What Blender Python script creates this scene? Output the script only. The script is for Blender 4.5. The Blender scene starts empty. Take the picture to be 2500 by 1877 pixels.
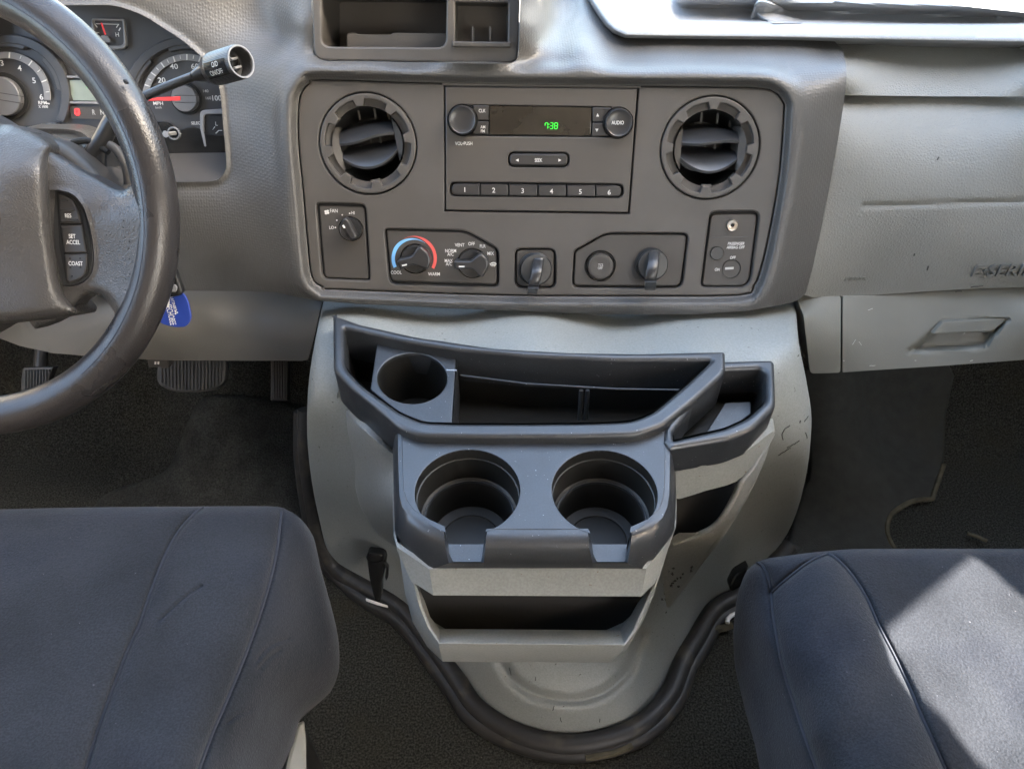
import bpy, bmesh, math, random
import numpy as np
from mathutils import Vector, Matrix
from mathutils.geometry import delaunay_2d_cdt
random.seed(4)
SC = bpy.context.scene
COL = SC.collection
# ------------------------------------------------------------------ camera
F, CX, CY, CZ, S2 = 1887.0, 1250.0, 938.5, 0.95, math.sqrt(.5)
cam = bpy.data.cameras.new('camera'); camo = bpy.data.objects.new('camera', cam); COL.objects.link(camo)
camo.location = (0, 0, CZ); camo.rotation_euler = (math.radians(45), 0, 0)
cam.sensor_width = 36; cam.lens = F/2500*36; cam.clip_start = .02; cam.clip_end = 500
SC.camera = camo
# ------------------------------------------------------------------ world, sun, exposure
SUN_EL, SUN_AZ = 38.0, 112.0            # azimuth measured from +Y (forward) towards +X (passenger side)
w = bpy.data.worlds.new('World'); SC.world = w; w.use_nodes = True
nt = w.node_tree; bg = nt.nodes['Background']; sky = nt.nodes.new('ShaderNodeTexSky')
sky.sky_type = 'NISHITA'; sky.sun_disc = False
sky.sun_elevation = math.radians(SUN_EL); sky.sun_rotation = math.radians(SUN_AZ)
sky.air_density = 1.0; sky.dust_density = 4.0; sky.ozone_density = 1.0
wb = nt.nodes.new('ShaderNodeMix'); wb.data_type = 'RGBA'; wb.blend_type = 'MULTIPLY'; wb.inputs[0].default_value = 1; wb.inputs[7].default_value = (1.05, 1.0, .91, 1)
nt.links.new(sky.outputs[0], wb.inputs[6]); nt.links.new(wb.outputs[2], bg.inputs[0]); bg.inputs[1].default_value = .15
SUNV = Vector((math.sin(math.radians(SUN_AZ))*math.cos(math.radians(SUN_EL)), math.cos(math.radians(SUN_AZ))*math.cos(math.radians(SUN_EL)), math.sin(math.radians(SUN_EL))))
sl = bpy.data.lights.new('sun', 'SUN'); sl.energy = 3.6; sl.angle = math.radians(.5); sl.color = (1, .95, .88)
so = bpy.data.objects.new('sun', sl); COL.objects.link(so); so.rotation_euler = SUNV.to_track_quat('Z', 'Y').to_euler()
SC.view_settings.view_transform = 'Standard'; SC.view_settings.look = 'None'
SC.view_settings.exposure = 4.15; SC.view_settings.gamma = 1; SC.view_settings.use_curve_mapping = False
SC.render.engine = 'CYCLES'; SC.cycles.max_bounces = 8; SC.cycles.diffuse_bounces = 5
SC.render.resolution_x = 1024; SC.render.resolution_y = 768

# ------------------------------------------------------------------ picture-ray helpers (used to lay the real surfaces out)
CAM = np.array([0, 0, CZ])
def rays(p):
    p = np.asarray(p, float).reshape(-1, 2); k = (p[:, 1]-CY)/F
    return np.stack([(p[:, 0]-CX)/F, S2*(1-k), -S2*(1+k)], 1)
def W(p, t): return CAM+rays(p)*np.asarray(t, float).reshape(-1, 1)
def tz(x, y, z): return (CZ-z)/(S2*(1+(y-CY)/F))
def ty(x, y, Y): return Y/(S2*(1-(y-CY)/F))
def zoom(x0, y0, s, rs=1): return lambda *a: [(x0+q[0]/s, y0+q[1]/s)+tuple(r*rs for r in q[2:]) for q in (a[0] if len(a) == 1 and hasattr(a[0][0], '__len__') else a)]
class Plane:
    def __init__(s, o, n, u=None):
        s.o = np.array(o, float); s.n = np.array(n, float); s.n /= np.linalg.norm(s.n)
        u = np.array([1., 0, 0]) if u is None else np.array(u, float)
        u = u-s.n*(u@s.n); s.u = u/np.linalg.norm(u); s.v = np.cross(s.n, s.u)
    def t(s, p, h=0):
        d = rays(p); return ((s.o-CAM)@s.n+h)/(d@s.n)
    def px(s, p, h=0): return W(p, s.t(p, h))
    def uv(s, p, h=0):
        q = s.px(p, h)-s.o; return np.stack([q@s.u, q@s.v], 1)
    def at(s, u, v, h=0): return s.o+s.u*u+s.v*v+s.n*h
    def mat(s, o=None):
        m = Matrix.Identity(4); o = s.o if o is None else o
        for i in range(3): m[i][0] = s.u[i]; m[i][1] = s.v[i]; m[i][2] = s.n[i]; m[i][3] = o[i]
        return m
def sc(p, pl, h=0): return float(pl.t([p], h)[0])/F        # metres per pixel there
LEAN = math.radians(26)
PN = np.array([0, -math.cos(LEAN), math.sin(LEAN)])
PANEL = Plane(W([(1320, 365)], .77)[0], PN)
TRAYZ = .44
TRAY = Plane((0, .39, TRAYZ), (0, 0, 1))
# ------------------------------------------------------------------ objects
def link(o, parent=None):
    COL.objects.link(o)
    if parent is not None:
        o.parent = parent; M = Matrix.Identity(4); p = parent
        chain = []
        while p is not None: chain.append(p); p = p.parent
        for q in reversed(chain):
            M = M @ q.matrix_parent_inverse @ Matrix.Translation(q.location)
        o.matrix_parent_inverse = M.inverted()
    return o
def tag(o, label=None, cat=None, group=None, kind=None):
    for k, v in (('label', label), ('category', cat), ('group', group), ('kind', kind)):
        if v: o[k] = v
    return o
def thing(name, label, cat, loc=(0, 0, 0), group=None, kind=None):
    o = bpy.data.objects.new(name, None); o.location = [float(a) for a in loc]; o.empty_display_size = .02
    COL.objects.link(o); return tag(o, label, cat, group, kind)
def mesh_obj(name, me, mat, parent=None, smooth=40):
    me.materials.clear(); me.materials.append(mat)
    if smooth:
        me.shade_smooth(); me.set_sharp_from_angle(angle=math.radians(smooth))
    return link(bpy.data.objects.new(name, me), parent)
def from_data(name, V, Fc, mat, parent=None, smooth=40):
    me = bpy.data.meshes.new(name); me.from_pydata([tuple(map(float, v)) for v in V], [], [tuple(map(int, f)) for f in Fc]); me.update()
    bm = bmesh.new(); bm.from_mesh(me); bmesh.ops.recalc_face_normals(bm, faces=bm.faces); bm.to_mesh(me); bm.free()
    return mesh_obj(name, me, mat, parent, smooth)
# ------------------------------------------------------------------ 2D tools
def fil(pts, r=8, n=5):
    pts = [tuple(map(float, p)) for p in pts]; out = []
    N = len(pts)
    for i in range(N):
        p = np.array(pts[i][:2]); a = np.array(pts[i-1][:2]); b = np.array(pts[(i+1) % N][:2])
        rr = pts[i][2] if len(pts[i]) > 2 else r
        da, db = a-p, b-p; la, lb = np.linalg.norm(da), np.linalg.norm(db)
        if rr <= .01 or la < 1e-9 or lb < 1e-9: out.append(tuple(p)); continue
        k = min(rr, la*.48, lb*.48); A = p+da/la*k; B = p+db/lb*k
        for j in range(n+1):
            s = j/n; q = A*(1-s)**2+2*p*s*(1-s)+B*s*s; out.append(tuple(q))
    return out
def cat(pts, closed=True, n=6):
    P = [np.array(p, float) for p in pts]; N = len(P); out = []
    for i in range(N if closed else N-1):
        if closed: p0, p1, p2, p3 = P[i-1], P[i], P[(i+1) % N], P[(i+2) % N]
        else: p0, p1, p2, p3 = P[max(i-1, 0)], P[i], P[i+1], P[min(i+2, N-1)]
        for j in range(n):
            s = j/n
            out.append(.5*((2*p1)+(-p0+p2)*s+(2*p0-5*p1+4*p2-p3)*s*s+(-p0+3*p1-3*p2+p3)*s**3))
    if not closed: out.append(P[-1])
    return [tuple(p) for p in out]
def resample(pts, step, closed=True):
    P = np.array(pts, float); Q = np.vstack([P, P[:1]]) if closed else P; out = []
    for a, b in zip(Q[:-1], Q[1:]):
        m = max(1, int(round(np.linalg.norm(b-a)/step)))
        for j in range(m): out.append(a+(b-a)*j/m)
    if not closed: out.append(P[-1])
    return np.array(out)
def inside(P, poly):
    P = np.asarray(P); poly = np.asarray(poly, float); x, y = P[:, 0], P[:, 1]; r = np.zeros(len(P), bool)
    for a, b in zip(poly, np.roll(poly, -1, 0)):
        c = ((a[1] > y) != (b[1] > y))
        with np.errstate(divide='ignore', invalid='ignore'):
            xi = (b[0]-a[0])*(y-a[1])/(b[1]-a[1]+1e-30)+a[0]
        r ^= c & (x < xi)
    return r
def pdist(P, poly, closed=True):
    P = np.asarray(P, float); poly = np.asarray(poly, float); d = np.full(len(P), 1e9)
    Q = np.vstack([poly, poly[:1]]) if closed else poly
    for a, b in zip(Q[:-1], Q[1:]):
        ab = b-a; L = ab@ab+1e-12; s = np.clip(((P-a)@ab)/L, 0, 1)
        d = np.minimum(d, np.hypot(*(P-(a+s[:, None]*ab)).T))
    return d
def tps(ctrl, lam=1e-4):
    c = np.array([q[:2] for q in ctrl], float)/500; v = np.array([q[2] for q in ctrl], float)
    def K(a, b):
        r2 = ((a[:, None]-b[None])**2).sum(2); return np.where(r2 > 0, .5*r2*np.log(r2+1e-20), 0)
    n = len(c); A = np.zeros((n+3, n+3)); A[:n, :n] = K(c, c)+lam*np.eye(n); A[:n, n] = 1; A[:n, n+1:] = c; A[n, :n] = 1; A[n+1:, :n] = c.T
    s = np.linalg.solve(A, np.r_[v, 0, 0, 0])
    def f(P):
        P = np.asarray(P, float).reshape(-1, 2)/500
        return K(P, c)@s[:n]+s[n]+P@s[n+1:]
    return f
def sm(x): x = np.clip(x, 0, 1); return x*x*(3-2*x)
def gauss(d, w_): return np.exp(-(d/w_)**2)
def rnd(d, r): d = np.clip(d, 0, r); return np.sqrt(np.maximum(0, r*r-(r-d)**2))/r      # quarter round 0..1
def tri(outline, holes, step, rings, extra=()):
    bl = [resample(l, step*.7) for l in [outline]+list(holes)]
    V = []; E = []
    for l in bl:
        b = len(V); V += [tuple(p) for p in l]; E += [(b+i, b+(i+1) % len(l)) for i in range(len(l))]
    lo = bl[0].min(0); hi = bl[0].max(0)
    g = np.array([(x+(.5*step if j % 2 else 0), y) for j, y in enumerate(np.arange(lo[1], hi[1], step*.87)) for x in np.arange(lo[0], hi[0], step)])
    pts = [(g, step*.45+(max(rings) if rings else 0))]
    for rg in rings:
        q = []
        for l in bl:
            e = np.roll(l, -1, 0)-np.roll(l, 1, 0); nn = np.stack([-e[:, 1], e[:, 0]], 1); nn /= np.linalg.norm(nn, axis=1)[:, None]+1e-9
            q += [l+nn*rg, l-nn*rg]
        pts.append((np.vstack(q), rg*.93))
    for l in extra:
        l = resample(l, step*.45, False); e = np.gradient(l, axis=0); nn = np.stack([-e[:, 1], e[:, 0]], 1); nn /= np.linalg.norm(nn, axis=1)[:, None]+1e-9
        pts.insert(0, (np.vstack([l+nn*q for q in (0,-3,3,-7,7,-12,12,-19,19)]), 2))
    kept = []
    for g, dmin in pts:
        if not len(g): continue
        ok = inside(g, bl[0])
        for h in bl[1:]: ok &= ~inside(g, h)
        g = g[ok]
        if not len(g): continue
        d = np.min([pdist(g, l) for l in bl], 0); g = g[d >= dmin]; kept.append(g)
    allp = np.vstack(kept) if kept else np.zeros((0, 2))
    if len(allp):                                                      # thin out near-duplicates
        key = {}; allp = allp.copy()
        for p in allp:
            k = (round(p[0]/(step*.22)), round(p[1]/(step*.22)))
            if k not in key: key[k] = p
        V += [tuple(p) for p in key.values()]
    r = delaunay_2d_cdt([Vector(v) for v in V], E, [], 0, 1e-6)
    V2 = np.array([tuple(v) for v in r[0]]); Fc = [tuple(f) for f in r[2]]
    cen = np.array([V2[list(f)].mean(0) for f in Fc]); ok = inside(cen, bl[0])
    for h in bl[1:]: ok &= ~inside(cen, h)
    return V2, [f for f, o in zip(Fc, ok) if o]
def patch(name, outline, depth, mat, parent=None, holes=(), step=14, rings=(3, 7, 12), skirt=None, smooth=50, extra=()):
    V2, Fc = tri(outline, holes, step, rings, extra)
    X = W(V2, depth(V2)); V = list(X); Fc = list(Fc)
    if skirt is not None:
        ed = {}
        for f in Fc:
            for a, b in zip(f, f[1:]+f[:1]):
                k = (min(a, b), max(a, b)); ed[k] = None if k in ed else (a, b)
        be = [e for e in ed.values() if e]; vs = sorted({v for e in be for v in e}); mp = {}
        sk = np.asarray(skirt, float)
        for v in vs: mp[v] = len(V); V.append(X[v]+(sk if sk.ndim == 1 else sk[0]))
        Fc += [(b, a, mp[a], mp[b]) for a, b in be]
    return from_data(name, V, Fc, mat, parent, smooth)
def plate(name, pl, outline, h=0, th=.002, bev=.0005, mat=None, parent=None, holes=(), smooth=35, seg=2, uv=False):
    """flat piece with rounded edges lying in a real plane; h is its top face's height over the plane"""
    loops = []
    for l in [outline]+list(holes):
        q = np.array(l, float) if uv else pl.uv([p[:2] for p in l], h)
        keep = [q[0]]
        for p in q[1:]:
            if np.linalg.norm(p-keep[-1]) > 2e-5: keep.append(p)
        q = np.array(keep)
        if np.linalg.norm(q[0]-q[-1]) < 2e-5: q = q[:-1]
        ar = .5*np.sum(q[:, 0]*np.roll(q[:, 1], -1)-np.roll(q[:, 0], -1)*q[:, 1])
        if (ar < 0) == (not loops): q = q[::-1]                    # outline counter-clockwise, holes clockwise
        loops.append(q)
    V = []; Fc = []; tops = []
    for q in loops:
        d1 = q-np.roll(q, 1, 0); d1 /= np.linalg.norm(d1, axis=1)[:, None]; d2 = np.roll(d1, -1, 0)
        n1 = np.stack([-d1[:, 1], d1[:, 0]], 1); n2 = np.stack([-d2[:, 1], d2[:, 0]], 1); m_ = n1+n2
        m_ = m_/np.maximum(.35, (m_*n1).sum(1))[:, None]
        rr = [(0, -th), (0, -bev)]+[(bev*(1-math.cos(j/seg*math.pi/2)), -bev*(1-math.sin(j/seg*math.pi/2))) for j in range(1, seg+1)]
        base = len(V); N = len(q)
        for ins, z in rr: V += [(a[0], a[1], h+z) for a in q+m_*ins]
        for j in range(len(rr)-1):
            for i in range(N): k = (i+1) % N; Fc.append((base+j*N+i, base+j*N+k, base+(j+1)*N+k, base+(j+1)*N+i))
        tops.append((q+m_*bev, base+(len(rr)-1)*N))
    pts = []; ed = []; idx = []
    for q, b0 in tops:
        b_ = len(pts); pts += [Vector(p) for p in q]; ed += [(b_+i, b_+(i+1) % len(q)) for i in range(len(q))]; idx += [b0+i for i in range(len(q))]
    r = delaunay_2d_cdt(pts, ed, [], 0, 1e-7)
    mp = []
    for v, og in zip(r[0], r[3]):
        if og: mp.append(idx[og[0]])
        else: mp.append(len(V)); V.append((v[0], v[1], h))
    V2 = np.array([tuple(v) for v in r[0]])
    cen = np.array([V2[list(f)].mean(0) for f in r[2]]); ok = inside(cen, tops[0][0])
    for q, b0 in tops[1:]: ok &= ~inside(cen, q)
    Fc += [tuple(mp[i] for i in f) for f, o_ in zip(r[2], ok) if o_]
    me = bpy.data.meshes.new(name); me.from_pydata(V, [], Fc); me.update()
    bm = bmesh.new(); bm.from_mesh(me); bmesh.ops.recalc_face_normals(bm, faces=bm.faces)
    if sum(f.normal.z*f.calc_area() for f in bm.faces) < 0: bmesh.ops.reverse_faces(bm, faces=bm.faces)
    bm.to_mesh(me); bm.free()
    ntop = int(ok.sum()); me.transform(pl.mat(pl.o)); o_ = mesh_obj(name, me, mat, parent, smooth)
    if ntop:
        fl_ = np.ones(len(me.polygons), bool); fl_[-ntop:] = False; me.polygons.foreach_set('use_smooth', fl_)
    return o_
def tube(name, path, r, mat, parent=None, closed=False, n=12, caps=True, smooth=50):
    P = np.array(path, float); N = len(P); R = np.full(N, r) if np.isscalar(r) else np.array(r, float)
    if closed: T = np.roll(P, -1, 0)-np.roll(P, 1, 0)
    else: T = np.gradient(P, axis=0)
    T /= np.linalg.norm(T, axis=1)[:, None]
    u = np.cross(T[0], [0, 0, 1.]) if abs(T[0][2]) < .9 else np.cross(T[0], [1., 0, 0]); u /= np.linalg.norm(u); V = []; Fc = []
    for i in range(N):
        u = u-T[i]*(u@T[i]); u /= np.linalg.norm(u); v = np.cross(T[i], u)
        for j in range(n):
            a = 2*math.pi*j/n; V.append(P[i]+R[i]*(math.cos(a)*u+math.sin(a)*v))
    for i in range(N if closed else N-1):
        a = i*n; b = ((i+1) % N)*n
        for j in range(n): Fc.append((a+j, a+(j+1) % n, b+(j+1) % n, b+j))
    if caps and not closed: Fc += [tuple(range(n)), tuple(range((N-1)*n, N*n))]
    return from_data(name, V, Fc, mat, parent, smooth)
def lathe(name, o, axis, prof, mat, parent=None, n=40, ribs=0, rib=0, smooth=40, ref=None, a0=0, a1=2*math.pi):
    """prof: (radius, height along axis)"""
    pl = Plane(o, axis, ref); V = []; Fc = []; m = len(prof); full = abs(a1-a0-2*math.pi) < 1e-6
    nn = n if full else n+1
    for i in range(nn):
        a = a0+(a1-a0)*i/n; k = 1+(rib if ribs and (i % 2) else 0)
        for r, h in prof: V.append(pl.at(r*k*math.cos(a), r*k*math.sin(a), h))
    for i in range(n):
        j = (i+1) % nn
        for q in range(m-1): Fc.append((i*m+q, j*m+q, j*m+q+1, i*m+q+1))
    o_ = from_data(name, V, Fc, mat, parent, smooth)
    return o_
def loft(name, rows, mat, parent=None, smooth=40, closed_u=False, sub=0, cap=False):
    rows = [list(r) for r in rows]
    if sub:
        rows = [[np.array(p) for p in cat(r, closed_u, sub)] for r in rows]
        cols = list(zip(*rows)); cols = [cat(c, False, sub) for c in cols]; rows = list(zip(*cols))
    m = len(rows[0]); V = [p for r in rows for p in r]; Fc = []
    for i in range(len(rows)-1):
        for j in range(m if closed_u else m-1):
            Fc.append((i*m+j, i*m+(j+1) % m, (i+1)*m+(j+1) % m, (i+1)*m+j))
    if cap: Fc += [tuple(range(m)), tuple(range((len(rows)-1)*m, len(rows)*m))]
    return from_data(name, V, Fc, mat, parent, smooth)
def box(name, lo, hi, mat, parent=None, bev=.002):
    bm = bmesh.new(); bmesh.ops.create_cube(bm, size=1)
    lo = Vector(lo); hi = Vector(hi)
    for v in bm.verts: v.co = Vector([lo[i]+(v.co[i]+.5)*(hi[i]-lo[i]) for i in range(3)])
    if bev: bmesh.ops.bevel(bm, geom=bm.edges[:], offset=bev, segments=2, affect='EDGES', profile=.5)
    me = bpy.data.meshes.new(name); bm.to_mesh(me); bm.free()
    return mesh_obj(name, me, mat, parent, 35)
def ell(x, y, rx, ry=None, n=48, a0=0, a1=360):
    ry = rx if ry is None else ry
    N = n if a1-a0 == 360 else n+1
    return [(x+rx*math.cos(math.radians(a0+(a1-a0)*i/n)), y-ry*math.sin(math.radians(a0+(a1-a0)*i/n))) for i in range(N)]
def text(s, pl, px, py, cap_px, mat, parent, h=.0006, rot=0, sx=1, shear=0, name='lettering', ex=.00006, align='CENTER', gap=1.0, off=.008):
    cu = bpy.data.curves.new('t', 'FONT'); cu.body = s; k = sc((px, py), pl, h); cu.size = cap_px*k/.7; cu.extrude = ex; cu.shear = shear
    cu.align_x = align; cu.space_line = gap; cu.offset = off*cap_px*k; cu.resolution_u = 3
    tmp = bpy.data.objects.new('tmp', cu); me = bpy.data.meshes.new_from_object(tmp); bpy.data.objects.remove(tmp); bpy.data.curves.remove(cu)
    vs = np.array([v.co for v in me.vertices]); c = (vs.min(0)+vs.max(0))/2
    if align == 'LEFT': c[0] = vs.min(0)[0]
    if align == 'RIGHT': c[0] = vs.max(0)[0]
    me.transform(Matrix.Translation((-c[0], -c[1], 0)))
    me.transform(Matrix.Diagonal((sx, 1, 1, 1))); me.transform(Matrix.Rotation(math.radians(rot), 4, 'Z'))
    me.transform(pl.mat(pl.px([(px, py)], h)[0])); me.name = name
    return mesh_obj(name, me, mat, parent, 0)
def emboss(o, dfun, up, down=.001):
    me = o.data; co = np.array([v.co[:] for v in me.vertices]); d = co-CAM; t = (d[:, 1]-d[:, 2])*S2; q = (-d[:, 1]-d[:, 2])*S2
    P = np.stack([CX+F*d[:, 0]/t, CY+F*q/t], 1); tt = dfun(P); lay = d@np.array([0, -1, .3]); hi = np.zeros(len(co), bool)
    hi[:] = (d@PN) > np.median(d@PN)
    new = W(P, tt-np.where(hi, up, -down))
    for v, c in zip(me.vertices, new): v.co = c
    me.update()
# ------------------------------------------------------------------ materials
def mat(name, col, rough=.5, bumps=(), spec=.5, var=0, vscale=8, sheen=0, coat=0, speck=None, metal=0, emit=None, grid=None, stain=None, rvar=0, grain=None):
    m = bpy.data.materials.new(name); m.use_nodes = True; N = m.node_tree; nd = N.nodes; lk = N.links; b = nd['Principled BSDF']
    b.inputs['Base Color'].default_value = (*col, 1); b.inputs['Roughness'].default_value = rough; b.inputs['Specular IOR Level'].default_value = spec
    b.inputs['Metallic'].default_value = metal; b.inputs['Sheen Weight'].default_value = sheen; b.inputs['Coat Weight'].default_value = coat
    b.inputs['Sheen Roughness'].default_value = .45
    if emit: b.inputs['Emission Color'].default_value = (*emit[:3], 1); b.inputs['Emission Strength'].default_value = emit[3]
    tc = nd.new('ShaderNodeTexCoord'); out = tc.outputs['Object']
    def noise(s, det=3, kind='N'):
        if kind == 'N': t = nd.new('ShaderNodeTexNoise'); t.inputs['Detail'].default_value = det; t.inputs['Scale'].default_value = s
        else: t = nd.new('ShaderNodeTexVoronoi'); t.inputs['Scale'].default_value = s; t.feature = kind
        lk.new(out, t.inputs['Vector']); return t.outputs[0]
    def math_(op, a, b_=None):
        n = nd.new('ShaderNodeMath'); n.operation = op
        for i, v in enumerate((a, b_)):
            if v is None: continue
            if hasattr(v, 'is_linked'): lk.new(v, n.inputs[i])
            else: n.inputs[i].default_value = v
        return n.outputs[0]
    def ramp(v, a, b_, lo=0, hi=1):
        n = nd.new('ShaderNodeMapRange'); lk.new(v, n.inputs[0])
        for i, q in enumerate((a, b_, lo, hi)): n.inputs[i+1].default_value = q
        return n.outputs[0]
    def mixc(fac, a, b_):
        n = nd.new('ShaderNodeMix'); n.data_type = 'RGBA'; lk.new(fac, n.inputs[0])
        for i, q in ((6, a), (7, b_)):
            if hasattr(q, 'is_linked'): lk.new(q, n.inputs[i])
            else: n.inputs[i].default_value = (*q, 1)
        return n.outputs[2]
    c = None
    if var:
        f = ramp(noise(vscale, 5), .3, .7); c = mixc(f, tuple(x*(1-var) for x in col), tuple(min(1, x*(1+var)) for x in col))
    if stain:                                              # (colour, scale, threshold, width)
        f = ramp(noise(stain[1], 6), stain[2], stain[2]+stain[3]); c = mixc(f, c if c else col, stain[0])
    if speck:
        f = ramp(noise(speck[1], 2), speck[2], speck[2]+.03); c = mixc(f, c if c else col, speck[0])
    if grain:                                              # (scale, amount): fine fibre / pore scale tone variation
        f = ramp(noise(grain[0], 1), .35, .65, 1-grain[1], 1+grain[1]); n = nd.new('ShaderNodeMix'); n.data_type = 'RGBA'; n.blend_type = 'MULTIPLY'; n.inputs[0].default_value = 1
        if c: lk.new(c, n.inputs[6])
        else: n.inputs[6].default_value = (*col, 1)
        lk.new(f, n.inputs[7]); c = n.outputs[2]
    if c: lk.new(c, b.inputs['Base Color'])
    if rvar: lk.new(ramp(noise(vscale*1.7, 4), .3, .7, rough-rvar, rough+rvar), b.inputs['Roughness'])
    last = None
    def bump(hv, st, dist):
        nonlocal last
        n = nd.new('ShaderNodeBump'); n.inputs['Strength'].default_value = st; n.inputs['Distance'].default_value = dist; lk.new(hv, n.inputs['Height'])
        if last: lk.new(last, n.inputs['Normal'])
        last = n.outputs[0]
    for (kind, s, st, dist) in bumps:
        hv = noise(s, 3, 'N') if kind == 'N' else noise(s, 0, kind)
        if kind != 'N': hv = ramp(hv, 0, .35 if kind == 'DISTANCE_TO_EDGE' else 1)
        bump(hv, st, dist)
    if grid:
        t = nd.new('ShaderNodeTexVoronoi'); t.inputs['Scale'].default_value = grid[0]; t.inputs['Randomness'].default_value = .35; lk.new(out, t.inputs['Vector'])
        bump(ramp(t.outputs[0], .1, .6, 1, 0), grid[1], grid[2])
    if last: lk.new(last, b.inputs['Normal'])
    return m
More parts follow.
